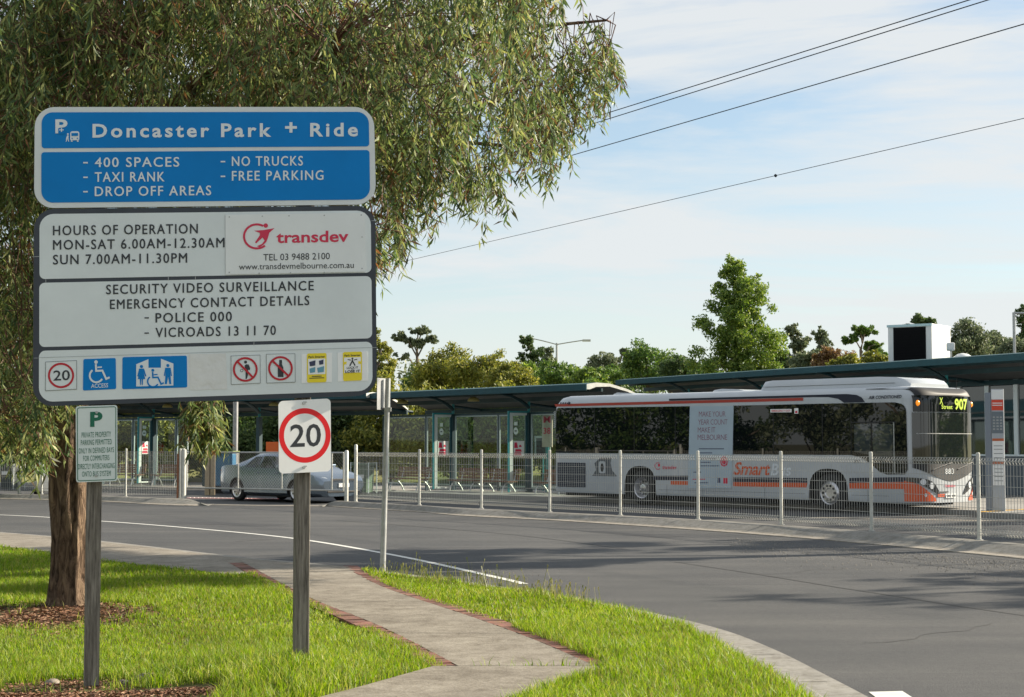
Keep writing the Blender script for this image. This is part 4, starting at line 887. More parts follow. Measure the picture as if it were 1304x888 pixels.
for t in (0, .34, .62, .93, 1): c = a0.lerp(a1, t); b.tube([c + Vector((0, 0, .3)), c + Vector((0, 0, 1.32))], .02, FPOST, 8)
b.build('gate_frame', gate, smooth=40)
b = MB(); Ln = (a1 - a0).length; H = 1.0; s = .09; k = int((Ln + H) / s)
for i in range(k):
    for sg in (1, -1):
        x0 = i * s - H
        u0, u1 = max(0, x0), min(Ln, x0 + H)
        if u1 <= u0: continue
        z0_, z1_ = (u0 - x0), (u1 - x0)
        if sg < 0: z0_, z1_ = H - z0_, H - z1_
        b.tube([a0 + d * u0 + Vector((0, 0, .31 + z0_)), a0 + d * u1 + Vector((0, 0, .31 + z1_))], .0026, CHAIN, 3, False)
b.build('chain_link', gate)

# ================================================================== BUS SHELTERS
PLAT = mat('platform_concrete', (.26, .25, .23), .85, var=.15, vs=1.2, bump=.1)
C1O = Vector((1.17, 51, 0)); C1Y = atan2(-.79, .61); C1 = Fr(C1O, C1Y)
C3o = Vector((-5.4, 59, 0)); C3y = atan2(-7.0, 11.6)
b = MB(); M = Matrix.Translation(C1O) @ Matrix.Rotation(C1Y, 4, 'Z'); b.box(-9, 2.2, -.5, 7, -.1, .035, PLAT, M)
b.box(-30, .8, -.5, 7, -.1, .031, PLAT, Matrix.Translation(C3o) @ Matrix.Rotation(C3y, 4, 'Z'))
M2 = Matrix.Translation((10.9, 38.1, 0)) @ Matrix.Rotation(radians(45), 4, 'Z'); b.box(-.1, 14, -6, 0.0, -.1, .12, PLAT, M2); b.box(.9, 14, 0, 22, -.1, .12, PLAT, M2)
struct('platform', b)
b = MB(); YL = mat('platform_yellow', (.75, .45, .08), .7); RL = mat('tactile_red', (.36, .04, .04), .8)
b.add([(10.72, 38.28, .126), (10.85, 38.15, .126), (13.5, 40.85, .126), (13.37, 40.98, .126)], [(3, 2, 1, 0)], YL)
p, q = gnd(236, 634.6).xy, gnd(352, 636).xy; strips(b, [p, p.lerp(q, .5), q], [(0, .006), (.5, .006)], RL)
for i in range(22):
    c = p.lerp(q, (i + .5) / 22); b.box(c.x - .05, c.x + .05, c.y + .18, c.y + .30, .006, .02, RETRO)
struct('platform_marking', b)

def canopy(name, label, fr, s0, s1, zf, depth, posts, lamps=True, group=None):
    root = thing(name, label, 'canopy', fr.o, fr.yaw)
    prof = [(-.02, zf - .16), (-.02, zf), (.35, zf + .05), (.9, zf + .03), (1.6, zf - .12), (depth - .3, zf - .36), (depth, zf - .5)]
    low = [(depth, zf - .56), (depth - .3, zf - .43), (1.6, zf - .2), (.9, zf - .06), (.35, zf - .08), (.1, zf - .16)]
    b = MB(); full = prof + low; r0 = [(s0, w, z) for w, z in full]; r1 = [(s1, w, z) for w, z in full]; n = len(full)
    b.add(r0 + r1, [(i, (i + 1) % n, (i + 1) % n + n, i + n) for i in range(len(prof) - 1)], TEAL); b.add(r0 + r1, [(i, (i + 1) % n, (i + 1) % n + n, i + n) for i in range(len(prof) - 1, n)], SOFFIT)
    b.add(r0, [tuple(range(n))], FPOST); b.add(r1, [tuple(reversed(range(n)))], FPOST); b.build('roof', root, smooth=25, recalc=True)
    b = MB(); b.box(s0, s1, -.05, -.022, zf - .19, zf - .01, TEAL); b.build('fascia', root)
    for y0, y1, z0, z1 in ((1.25, 1.37, .42, .28), (depth - .1, depth - .02, .72, .57), (.55, .62, .22, .12)): b = MB(); b.box(s0, s1, y0, y1, zf - z0, zf - z1, TEALD); b.build('beam', root)
    for s in posts:
        b = MB(); b.box(s - .085, s + .085, 1.22, 1.40, 0, zf - .78, TEALD); b.tube([(s, 1.31, zf - .78), (s, 1.31, zf - .3)], .05, TEALB, 10); b.build('post', root)
        b = MB(); pts = [(s, 1.31, zf - .62), (s, 1.0, zf - .42), (s, .55, zf - .24), (s, .02, zf - .17)]; b.tube(pts, [.07, .06, .05, .035], TEALD, 6); b.tube([(s, 1.31, zf - .5), (s, depth - .1, zf - .62)], .05, TEALD, 6); b.build('bracket', root, smooth=50)
    if lamps:
        for a, c in zip(posts[:-1], posts[1:]):
            s = (a + c) / 2; w = .62; b = MB(); rr = []
            for i in range(6):
                t = i / 5 * pi / 2; rr.append([(s + .2 * sin(t) * cos(q), w + .2 * sin(t) * sin(q), zf - .22 - .16 + .16 * cos(t)) for q in [2 * pi * j / 16 for j in range(16)]])
            b.loft(rr, mat('lamp_shade', (.4, .33, .12), .5, var=.2, vs=5)); b.tube([(s, w, zf - .24), (s, w, zf - .12)], .03, TEALD, 6); b.build('lamp', root, smooth=50)
    return root
u_ = lambda px, w, y=560: C1.uv(px, y, w)[0]
pa, pc = u_(673.5, 1.31), u_(577, 1.31); bay = pa - pc
posts1 = [pa - bay * i for i in range(0, 3)]
sL = u_(468, 0)
C3D = Vector((11.6, -7.0)).normalized(); C3 = Fr((-5.4, 59, 0), atan2(C3D.y, C3D.x)); v_ = lambda px, w=1.31, y=560: C3.uv(px, y, w)[0]
canopy('shelter_canopy', 'long curved teal shelter roof behind the gate and the fence', C1, sL, u_(748, 0, 490), 3.49, 2.6, posts1[::-1])
C2O = Vector((14.3, 46, 0)); C2Y = atan2(-.89, .456); C2 = Fr(C2O, C2Y)
canopy('shelter_canopy', 'higher teal roof edge passing above the bus and the glazed building', C2, C2.uv(785, 484.5, 0)[0], 2.6, 4.22, 2.9, [-19.0, -14.2, -9.4, -4.6, .6], lamps=False)

# glazed wind screens, one per bay, each with a side return
GLASS = glassmat('screen_glass'); STK = mat('sticker_white', (.75, .75, .73), .5); FRM = mat('screen_frame', (.34, .40, .40), .4, .3)
LIT = mat('screen_edge_sunlit', (.62, .66, .64), .4, .2)  # pale colour paints sunlight onto the teal return frames; bin frames reuse it
def screen(label, sp, sl, first, C1=C1, ret=True):
    """the screen of the bay that ends at post sp (near end) and starts at sl"""
    root = thing('glass_screen', label, 'screen', C1.world(sp, 1.31, .035), C1.yaw, 'glazed screens under the shelter roof'); L_ = sp - sl
    zb, zt = .22, 2.62; x1 = -.14; x0 = -L_ + .14; xm = x0 + (x1 - x0) * .62
    if first:
        b = MB(); b.box(x0, x1, -.035, .035, zt, zt + .07, TEALD); b.build('top_rail', root); b = MB(); b.box(x0, x1, -.03, .03, zb - .05, zb, TEAL); b.build('bottom_rail', root); b = MB(); b.box(xm, xm + .05, -.04, .04, 0, zt, TEALD); b.build('mullion', root)
    for a, c in ((x0, xm), (xm + .05, x1)) if first else ():
        b = MB(); b.box(a + .05, c - .05, -.005, .005, zb + .04, zt - .04, GLASS); g = b.build('pane', root); b = MB()
        for q0, q1, z0, z1 in ((a, a + .045, zb, zt), (c - .045, c, zb, zt), (a + .045, c - .045, zt - .04, zt), (a + .045, c - .045, zb, zb + .04)): b.box(q0, q1, -.025, .025, z0, z1, FRM)
        b.build('pane_frame', g)
    # return towards the road
    if not ret: return root
    b = MB()
    for w0, w1, z0, z1, m in ((-.80, -.68, .12, 2.66, LIT), (-.68, -.10, 2.58, 2.66, LIT), (-.12, -.08, .12, 2.6, TEAL), (-.74, -.12, .12, .17, LIT)): b.box(-.025, .025, w0, w1, z0, z1, m)
    b.box(-.03, .02, -.86, -.803, .1, 2.72, TEALB); b.box(-.03, .03, -.80, -.06, 2.663, 2.72, TEALB); b.build('return_frame', root)
    b = MB(); b.box(-.005, .005, -.73, -.125, .18, 2.59, GLASS); b.build('return_pane', root)
    # notices facing the road
    n_ = 20; b = MB(); xs_ = xm + .05 + (x1 - xm) * .62; b.poly([(xs_ + .12 * cos(2 * pi * i / n_), -.03, 2.08 + .12 * sin(2 * pi * i / n_)) for i in range(n_)], STK)
    b.poly([(xs_ - .06, -.032, 2.06), (xs_ + .06, -.032, 2.06), (xs_ + .06, -.032, 2.10), (xs_ - .06, -.032, 2.10)], INK); b.build('round_notice', root) if first else None; b = MB(); b.poly([(xs_ - .09, -.03, 2.26), (xs_ + .10, -.03, 2.26), (xs_ + .10, -.03, 2.38), (xs_ - .09, -.03, 2.38)], STK); b.build('notice', root) if first else None
    b = MB(); b.poly([(.009, -.64, 1.25), (.009, -.2, 1.25), (.009, -.2, 1.75), (.009, -.64, 1.75)], STK)
    for y0, y1, z0, z1 in ((-.62, -.46, 1.52, 1.70), (-.58, -.30, 1.40, 1.48), (-.62, -.30, 1.28, 1.38), (-.42, -.30, 1.55, 1.62)): b.poly([(.011, y0, z0), (.011, y1, z0), (.011, y1 - .04, z1), (.011, y0 + .02, z1)], LOGORED)
    b.build('sticker', root); return root
names = ['glass screen beside the tail of the bus', 'middle glass screen between two benches, left of the bus', 'glass screen just right of the slim street sign pole', 'glass screen behind the right gate post and green bin', None, None, 'glass screen between the parking sign and the left gate post', 'glass screen partly hidden behind the parking sign']
canopy('shelter_canopy', 'shelter roof continuing left, below the information sign and above the silver car', C3, v_(-40, 0), .25, 3.49, 2.6, [v_(60), v_(130), v_(195), v_(262), v_(330), v_(398)])
labs = {0: 'glass screen nearest the tail of the bus', 1: 'glass screen to the right of the slim street sign pole', 2: 'single narrow glass side screen just left of the slim street sign pole'}
PH = []
allp = [pa + bay] + posts1
for i in range(len(posts1) - 1):
    if i in labs: screen(labs[i], posts1[i], posts1[i + 1], i != 2)
screen('glass screen half hidden behind the small parking sign', v_(195), v_(130), True, C3); screen('glass screen just left of the wire gate, without a side panel', v_(243), v_(196), True, C3, False)
b_end = screen('glass screen at the shelter end, mostly behind the bus', pa + bay, pa, True)
# slatted benches
SLAT = mat('bench_timber', (.16, .075, .035), .7, var=.35, vs=12)
def bench(label, s, w=.45, ln=2.1, C1=C1):
    root = thing('bench', label, 'bench', C1.world(s, w, .035), C1.yaw, 'slatted benches under the shelter roof')
    b = MB(); [b.box(-ln / 2, ln / 2, -.2 + i * .085, -.13 + i * .085, .42, .455, SLAT) for i in range(5)]; b.build('seat', root)
    b = MB(); [b.box(-ln / 2, ln / 2, .24 + i * .018, .27 + i * .018, .50 + i * .09, .575 + i * .09, SLAT) for i in range(4)]; b.build('backrest', root)
    for x in (-ln * .36, ln * .36):
        b = MB(); b.tube([(x, -.3, .0), (x, -.24, .22), (x, -.1, .40), (x, .2, .41), (x, .27, .6), (x, .32, .84)], .024, STEEL, 7); b.tube([(x, .0, .41), (x, .2, .2), (x, .3, 0)], .024, STEEL, 7); b.build('leg', root, smooth=50)
for lab, px in [('slatted bench nearest the tail of the bus', 705), ('slatted bench second from the tail of the bus', 634), ('slatted bench third from the tail of the bus', 594), ('slatted bench just right of the slim street sign pole', 522), ('slatted bench right of the parking sign, under the shelter', 160), ('slatted bench left of the wire gate, under the shelter', 214)]:
    bench(lab, u_(px, .45, 610) if px > 400 else v_(px, .45, 610), ln=2.3 if px in (522,) else 1.6, C1=C1 if px > 400 else C3)
# things standing under and around the shelter
def at_px(px, y, z=.035): return gnd(px, y, z)
# green litter bin behind the gate
p = at_px(463, 628); BING = mat('bin_green', (.10, .15, .10), .5, var=.15)
def bin_(name, label, p, col, lidc, h=1.0, w=.55):
    root = thing(name, label, 'bin', p, radians(-25)); b = MB(); b.loft([[(-w * .42, -w * .42, .02), (w * .42, -w * .42, .02), (w * .42, w * .42, .02), (-w * .42, w * .42, .02)], [(-w / 2, -w / 2, h * .9), (w / 2, -w / 2, h * .9), (w / 2, w / 2, h * .9), (-w / 2, w / 2, h * .9)]], col); b.build('body', root, bevel=.02, recalc=True)
    b = MB(); b.box(-w * .55, w * .55, -w * .55, w * .55, h * .905, h, lidc); b.build('lid', root, bevel=.03); b = MB(); b.box(-w * .3, w * .3, -w * .52, -w * .49, h * .5, h * .62, STK); b.build('label_plate', root)
    for s in (-1, 1): b = MB(); b.tube([(s * w * .62, -w * .5, 0), (s * w * .62, -w * .5, h * 1.02), (s * w * .62, w * .5, h * 1.02), (s * w * .62, w * .5, 0)], .022, LIT, 6); b.build('frame_post', root)
bin_('litter_bin', 'green litter bin behind the right gate post', p, BING, BING)
bin_('litter_bin', 'dark grey litter bin behind the fence at the far left', at_px(14, 623), mat('bin_grey', (.05, .06, .06), .5), mat('bin_grey', (.05, .06, .06)), 1.05, .6)
# timber bollards seen through the gate
for i, px in enumerate((264, 270.5)):
    p = at_px(px, 631); o = thing('timber_bollard', ['pale timber bollard behind the gate, the left of a touching pair', 'pale timber bollard behind the gate, the right of a touching pair'][i], 'bollard', p, .3 * i, 'timber bollards behind the gate'); b = MB(); b.box(-.075, .075, -.075, .075, 0, 1.38, mat('pale_timber', (.36, .29, .19), .85, var=.2, vs=12)); b.build('shaft', o, bevel=.015); b = MB(); b.box(-.08, .08, -.08, .08, 1.39, 1.42, STEEL); b.build('cap', o)
# blue machine, orange board, pale pole
p = at_px(287, 629); BLM = mat('kiosk_blue', (.004, .06, .16), .5, col2=(.01, .17, .32), vs=5)
o = thing('ticket_machine', 'bright blue patterned cabinet behind the gate, left of the silver car', 'cabinet', p, radians(-20)); b = MB(); b.box(-.36, .36, -.2, .2, .25, 1.35, BLM); b.build('body', o, bevel=.04); b = MB(); b.box(-.30, .30, -.22, -.205, .85, 1.2, mat('kiosk_panel', (.015, .12, .24), .4)); b.build('front_panel', o); b = MB(); b.box(-.3, .3, -.15, .15, 0, .25, DARK); b.build('base', o); b = MB(); b.box(-.4, .4, -.24, .24, 1.36, 1.42, mat('kiosk_yellow', (.16, .2, .03), .5)); b.build('top', o)
p = at_px(347, 628); o = thing('orange_board', 'plain orange board on a post, above the silver car roof', 'board', p, radians(-20)); b = MB(); b.box(-.25, .4, -.02, .02, 1.3, 1.72, mat('orange_board', (.72, .13, .02), .5)); b.build('panel', o); b = MB(); b.tube([(0, .05, 0), (0, .05, 1.7)], .03, STEEL, 8); b.build('post', o)
p = at_px(299, 629); o = thing('utility_pole', 'pale grey pole standing under the shelter left of the silver car roof', 'pole', p); b = MB(); b.tube([(0, 0, 0), (0, 0, 3.05)], .085, mat('pale_pole', (.34, .34, .34), .6, var=.25, vs=9), 12); b.build('shaft', o, smooth=40); b = MB(); b.tube([(0, 0, 0), (0, 0, .05)], .15, STEEL, 12); b.build('base', o)
# narrow bus-stop blade and notice frame beside the bus tail
p = at_px(697, 630); o = thing('stop_blade', 'narrow pale upright sign with red letters just behind the bus tail', 'sign', p, radians(-14)); b = MB(); b.box(-.17, .17, -.03, .03, 1.55, 2.62, mat('blade_beige', (.52, .44, .36), .5)); b.build('panel', o); b = MB(); b.box(-.05, .05, -.04, .04, 0, 1.55, TEALB); b.build('post', o)
b = MB(); put_text(b, lambda x, y: (x, -.034, y), 'M', LOGORED, -.12, 2.34, .12, 2.34, -.22, .02); put_text(b, lambda x, y: (x, -.034, y), '38', LOGORED, -.12, 1.98, .12, 1.98, -.2, .02); b.build('lettering', o)
p = at_px(691, 628.5); o = thing('notice_frame', 'small grey framed timetable case left of the bus tail', 'notice board', p, radians(-14)); b = MB(); b.box(-.27, .27, -.03, .03, 1.2, 1.92, FRM); b.build('frame', o); b = MB(); b.box(-.21, .21, -.036, -.031, 1.27, 1.85, mat('notice_dark', (.06, .07, .08), .3, var=.5, vs=7)); b.build('panel', o); b = MB(); b.tube([(0, .04, 0), (0, .04, 1.3)], .03, TEALB, 8); b.build('post', o)
# signs on the far left
p = gnd(23.5, 628.5, .14); o = thing('road_sign', 'blank back of a pale rectangular sign on the far kerb at the left edge', 'sign', p, radians(8)); b = MB(); b.box(-.25, .24, -.02, -.01, 1.22, 1.78, ALU); b.build('panel', o); b = MB(); b.tube([(0, .02, 0), (.02, .02, 2.0)], .03, FPOST, 8); b.build('post', o); b = MB(); b.box(-.06, .14, -.01, .0, 1.80, 2.02, mat('peach_plate', (.55, .25, .13), .5, var=.3, vs=20)); b.build('small_plate', o)
# bus stop totem
p = Vector((11.42, 38.9, .12)); to = thing('bus_stop_totem', 'tall grey bus stop totem with red panel standing beside the bus front', 'totem', p, radians(-20))
TG = mat('totem_grey', (.22, .25, .29), .4); b = MB(); b.box(-.26, -.12, -.06, .06, 0, 2.78, TG); b.build('spine', to, bevel=.01); b = MB(); b.box(-.115, .17, -.05, .05, 0, 2.86, mat('totem_face', (.42, .45, .48), .4)); b.build('panel', to, bevel=.01)
tp = lambda x, y: (x, -.056, y)
def tq(x0, x1, z0, z1, m, nm, d=-.053):
    b = MB(); b.box(x0, x1, d, -.0505, z0, z1, m); return b
tq(-.105, .16, 2.62, 2.84, RETRO, '').build('header_plate', to); b = tq(-.105, .16, 2.36, 2.61, mat('totem_red', (.75, .07, .03), .4), ''); [b.add([tp(-.09, z), tp(.14, z), tp(.14, z + .02), tp(-.09, z + .02)], [(0, 1, 2, 3)], RETRO) for z in (2.47, 2.52)]; b.build('red_panel', to)
b = tq(-.105, .16, 1.82, 2.33, mat('route_grey', (.16, .19, .22), .4), ''); [b.add([tp(x, z), tp(x + .05, z), tp(x + .05, z + .035), tp(x, z + .035)], [(0, 1, 2, 3)], STEEL) for z in (1.9, 1.97, 2.04, 2.11, 2.18) for x in (-.08, .0, .08)]; b.build('route_panel', to)
for z in (1.14, .6):
    b = tq(-.10, .165, z, z + .56, RETRO, ''); b.add([tp(-.10, z + .5), tp(.165, z + .5), tp(.165, z + .56), tp(-.10, z + .56)], [(0, 1, 2, 3)], mat('totem_orange', (.55, .14, .05), .5)); [b.add([tp(-.07, q), tp(.13, q), tp(.13, q + .012), tp(-.07, q + .012)], [(0, 1, 2, 3)], GREYL) for q in (z + .1, z + .2, z + .3, z + .38)]; b.build('timetable', to)
# glazed waiting room behind the totem
bl = thing('station_building', 'dark glazed waiting room with pale window frames under the higher roof', 'building', C2O, C2Y); W0 = 3.05
WALL = mat('wall_bluegrey', (.10, .125, .15), .7, var=.1); uu = lambda px: C2.uv(px, 520, W0)[0]
ml = [uu(x) for x in (1222.5, 1258, 1295, 1334)]; BE = ml[-1] + .5; zt = C2.uv(1258, 483, W0)[2]; zb = C2.uv(1258, 579, W0)[2]
b = MB(); b.box(-12, ml[0] - .12, W0, W0 + .2, 0, 4.0, WALL); b.box(ml[0] - .12, BE, W0, W0 + .2, 0, zb - .06, WALL); b.box(ml[0] - .12, BE, W0 + .01, W0 + .2, zt + .06, 4.0, TEALD); b.box(-12, BE, W0 + 5, W0 + 5.2, 0, 4.0, WALL); b.box(-12, -11.8, W0 + .2, W0 + 5, 0, 4, WALL); b.box(BE - .2, BE, W0 + .2, W0 + 5, 0, 4, WALL); b.box(-12, BE, W0 + .2, W0 + 5, .0, .14, PLAT); b.build('wall', bl)
b = MB(); b.box(-12.2, BE + .2, W0 - .2, W0 + 5.4, 4.002, 4.15, SOFFIT); b.build('roof', bl)
b = MB(); px0 = C2.uv(1197, 490, W0 - .02)[0]; px1 = C2.uv(1211, 490, W0 - .02)[0]; b.box(px0, px1, W0 - .04, W0 - .005, 2.9, zt + .1, mat('grey_board', (.5, .53, .56), .6)); b.build('wall_panel', bl)
WF = mat('window_frame', (.66, .74, .78), .4, .2); DG = mat('window_dark', (.015, .024, .03), .03, spec=1.0)
for i in range(len(ml) - 1):
    a, c = ml[i], ml[i + 1]; b = MB(); b.box(a - .085, a + .085, W0 - .06, W0 + .02, zb - .05, zt + .05, WF); b.box(a + .085, c - .085, W0 - .05, W0 + .02, zt - .03, zt + .08, WF); b.box(a + .06, c - .06, W0 - .05, W0 + .02, zb - .05, zb + .01, WF); w = b.build('window', bl); b = MB(); b.box(a + .06, c - .06, W0 - .01, W0 + .01, zb + .01, zt - .01, DG); b.build('pane', w)
# roof-top plant box
r = at(1131, 462, 55); bx = thing('plant_box', 'white roof-top plant box with black louvre above the bus', 'air conditioner', (r.x, r.y, 4.15), radians(-35)); BXW = mat('box_white', (.72, .73, .72), .4); b = MB(); b.box(0, 1.52, 0, 1.75, .0, 1.5, BXW); b.build('casing', bx, bevel=.02)
b = MB(); b.box(.2, 1.32, -.02, -.004, .05, 1.40, mat('louvre', (.008, .008, .009), .9, spec=.1)); [b.box(.22, 1.30, -.032, -.021, .1 + i * .09, .13 + i * .09, mat('louvre', (.008, .008, .009), .9, spec=.1)) for i in range(14)]; b.build('louvre', bx)
b = MB(); b.box(-.02, 1.54, -.035, .0, 1.42, 1.5, mat('box_trim', (.45, .62, .66), .4)); b.build('trim', bx)
q = at(1211, 447, 52); o = thing('roof_lamp', 'small white floodlight on the roof at the right of the plant box', 'lamp', (q.x, q.y, 4.15), 0); hz = q.z - 4.15; b = MB(); b.tube([(0, 0, -.02), (0, 0, hz + .06)], .03, STEEL, 8); b.build('stem', o); b = MB(); b.box(-.12, .10, -.12, .12, hz + .0, hz + .26, BXW); b.build('housing', o, bevel=.04)
q = at(1226, 455, 52); o = thing('roof_vent', 'low white domed vent on the roof right of the plant box', 'vent', (q.x, q.y, 4.15), 0); b = MB(); hh = .40; b.loft([[(.42 * cos(a) * cos(t), .42 * sin(a) * cos(t), hh * sin(t)) for a in [2 * pi * i / 16 for i in range(16)]] for t in (0, .4, .8, 1.2, 1.5)], BXW); b.build('dome', o, smooth=60, recalc=True); b = MB(); b.tube([(0, 0, -.02), (0, 0, .03)], .5, STEEL, 16); b.build('flange', o)

# power lines
px_of = lambda P: CX + F * P.x / (P.y * CP + (P.z - EYE) * SP)
CAB = mat('cable', (.02, .03, .04), .6)
for lab, A, B, r in [('uppermost of the two close power lines at upper right', (1204, 9.5), (740, 154.5), .013), ('lower of the two close power lines at upper right', (1228, 9.5), (735, 164), .013), ('single dark power line below the close pair, crossing behind the gum leaves', (1304, 30.7), (525, 257), .014), ('lowest and thinnest power line, ending behind the information sign', (1304, 150.8), (480, 341), .011)]:
    P = [at(x, y, 9.0 * 2100 / (565 - y)) for x, y in (A, B)]; d = P[1] - P[0]; o = P[0] - d * .55; b = MB(); e = P[1] + d * .9; n_ = 24
    pts = [o.lerp(e, i / n_) - o for i in range(n_ + 1)]; b.tube(pts, r, CAB, 5); pts_fine = [o.lerp(e, i / 900) - o for i in range(901)]
    if 'lowest' in lab: m_ = min(pts_fine, key=lambda q: abs(px_of(q + o) - 988)); b.tube([m_ - d.normalized() * .07, m_, m_ + d.normalized() * .07], [.02, .06, .02], CAB, 8)
    ob = b.build('power_line', loc=o); tag(ob, lab, 'power line', 'power lines across the sky')
# double-arm street light beyond the trees
p = at(709, 437, 112); base = terr(p.x, p.y); sl_ = thing('street_light', 'double-arm street light pole above the distant trees', 'street light', (p.x, p.y, base)); h = p.z - base
b = MB(); b.tube([(0, 0, 0), (0, 0, h)], [.12, .07], STEEL, 8); b.build('pole', sl_)
for sx, dx, dz in ((-1, -1.85, .35), (1, 1.75, .18)): b = MB(); b.tube([(0, 0, h - .1), (dx * .5, 0, h + dz * .55 - .05), (dx, 0, h + dz)], .04, STEEL, 6); ar = b.build('arm', sl_); b = MB(); b.box(min(dx, dx + sx * .55), max(dx, dx + sx * .55), -.14, .14, h + dz - .08, h + dz + .06, FPOST); b.build('lamp_head', ar)
p = at(1291, 398, 66); o = thing('lamp_mast', 'grey mast with a square arm at the right edge, above the roof', 'mast', (p.x, p.y, 0)); b = MB(); b.tube([(0, 0, 0), (0, 0, p.z)], .06, STEEL, 8); b.build('pole', o); b = MB(); b.tube([(0, 0, p.z - .03), (.9, 0, p.z - .03)], .05, STEEL, 6); b.build('arm', o)

# ================================================================== THE BIG GUM TREE
def barkmat(name, cols, sc=(7, 7, 1.6)):
    m = bpy.data.materials.new(name); m.use_nodes = True; n = m.node_tree.nodes; l = m.node_tree.links; bs = n['Principled BSDF']; bs.inputs['Roughness'].default_value = .9; bs.inputs['Specular IOR Level'].default_value = .2
    t = n.new('ShaderNodeTexCoord'); q = n.new('ShaderNodeMapping'); q.inputs['Scale'].default_value = sc; l.new(t.outputs['Object'], q.inputs['Vector'])
    z = n.new('ShaderNodeTexNoise'); z.inputs['Scale'].default_value = 2.2; z.inputs['Detail'].default_value = 10; z.inputs['Roughness'].default_value = .7; z.inputs['Distortion'].default_value = 1.2; l.new(q.outputs[0], z.inputs['Vector'])
    r = n.new('ShaderNodeValToRGB'); e = r.color_ramp.elements; e[0].position = .38; e[1].position = .64; e[0].color = (*cols[0], 1); e[1].color = (*cols[2], 1); e.new(.5).color = (*cols[1], 1)
    l.new(z.outputs['Fac'], r.inputs['Fac']); l.new(r.outputs[0], bs.inputs['Base Color'])
    bp = n.new('ShaderNodeBump'); bp.inputs['Strength'].default_value = 1; bp.inputs['Distance'].default_value = .12; l.new(z.outputs['Fac'], bp.inputs['Height']); l.new(bp.outputs[0], bs.inputs['Normal']); return m
BARK = barkmat('stringy_bark', [(.055, .036, .025), (.20, .135, .092), (.38, .27, .18)]); FARBARK = barkmat('far_bark', [(.08, .06, .045), (.2, .16, .12), (.34, .29, .24)], (2, 2, .6)); TWIG = mat('twig', (.13, .06, .04), .8, var=.3, vs=5)
from mathutils import noise as mnoise
TB = Vector((-4.41, 16.54, .07)); gum = thing('gum_tree', 'big gum tree with rough brown trunk and drooping leaves, standing behind the information sign', 'tree', TB)
tp_ = [(0, 0, -.1), (0, 0, .02), (0, 0, .12), (.0, 0, .5), (-.01, 0, 1.0), (-.03, .0, 1.5), (-.035, 0, 1.9), (.02, -.02, 2.3), (.08, -.05, 2.9), (.15, -.1, 3.8), (.22, -.15, 5.0), (.35, -.2, 6.4), (.4, -.1, 8.0)]
tr_ = [.25, .235, .205, .19, .19, .195, .19, .195, .20, .17, .14, .10, .05]
TP = crom(tp_, 14); TR = [v.x for v in crom([(r, 0) for r in tr_], 14)]
rings = []
for p, r in zip(TP, TR):
    ring = []
    for i in range(72):
        a = 2 * pi * i / 72; q = Vector((cos(a), sin(a), 0)); k = 1 + .16 * mnoise.noise(Vector((q.x * 2.2, q.y * 2.2, p.z * 1.3))) + .10 * mnoise.noise(Vector((q.x * 5, q.y * 5, p.z * 2.2))) + .09 * (abs(mnoise.noise(Vector((q.x * 11, q.y * 11, p.z * 2.6)))) - .2)
        ring.append(tuple(p + q * r * k))
    rings.append(ring)
b = MB(); b.loft(rings, BARK); b.build('trunk', gum, smooth=75)
def trunk_at(z):
    for p, q in zip(TP[:-1], TP[1:]):
        if p.z <= z <= q.z: return p.lerp(q, (z - p.z) / (q.z - p.z)) + TB
    return TP[-1] + TB
limb_pts = []
def limb(z0, tgt, r0, r1=.012, bow=.6):
    a = trunk_at(z0); e = Vector(tgt); mid = a.lerp(e, .45) + Vector((random.uniform(-.2, .2), random.uniform(-.2, .2), bow)); P = crom([a, a.lerp(mid, .5) + Vector((0, 0, bow * .25)), mid, mid.lerp(e, .55) + Vector((random.uniform(-.15, .15), random.uniform(-.1, .1), .12)), e], 5)
    n = len(P); R_ = [r0 + (r1 - r0) * (i / (n - 1)) ** .8 for i in range(n)]; b = MB(); b.tube([p - TB for p in P], R_, BARK, 8); b.build('branch', gum, smooth=60); limb_pts.extend(P[4:])
for z0, t, r0 in [(3.6, at(772, 26, 15.5), .07), (3.4, at(690, 190, 14.6), .06), (4.2, at(600, 60, 17), .07), (3.2, at(560, 215, 16), .05), (3.0, at(500, 280, 15), .045), (4.0, at(420, 60, 13.2), .06), (4.6, at(300, 30, 18.5), .06), (3.8, at(200, 70, 13.6), .055), (4.4, at(90, 20, 17.5), .06), (3.4, at(20, 130, 14.5), .05), (2.9, at(-30, 330, 16.2), .045), (2.7, at(30, 420, 17.2), .035), (4.8, at(-120, 60, 18), .06), (3.0, at(250, 420, 18.2), .04), (5, at(520, -90, 16), .06), (5, at(200, -100, 15), .05), (3.6, at(-110, 250, 15), .05), (3.4, at(380, 240, 18.5), .05), (5.2, at(690, -60, 17), .05)]:
    limb(z0, t, r0)
CROWN = [(-260, -260), (760, -240), (770, -40), (722, 8), (700, 45), (692, 75), (712, 62), (742, 26), (770, 14), (785, 40), (783, 95), (768, 138), (735, 162), (722, 200), (700, 240), (688, 250), (668, 200), (655, 225), (646, 262), (622, 240), (612, 282), (590, 262), (572, 225), (560, 292), (540, 270), (520, 268), (523, 306), (500, 330), (478, 335), (470, 420), (300, 455), (274, 490), (280, 545), (268, 578), (250, 572), (240, 545), (232, 470), (120, 470), (76, 520), (66, 562), (52, 590), (40, 582), (28, 592), (12, 555), (-10, 570), (-60, 540), (-160, 560), (-260, 420)]
def proj(P):
    d = P - Vector((0, 0, EYE)); y = d.y * CP + d.z * SP; z = -d.y * SP + d.z * CP; return CX + F * d.x / y, CY - F * z / y
LIMB = np.array([tuple(p) for p in limb_pts])
clumps = []; tries = 0
def accept(P):
    x, y = proj(P)
    return inside(x, y, CROWN)
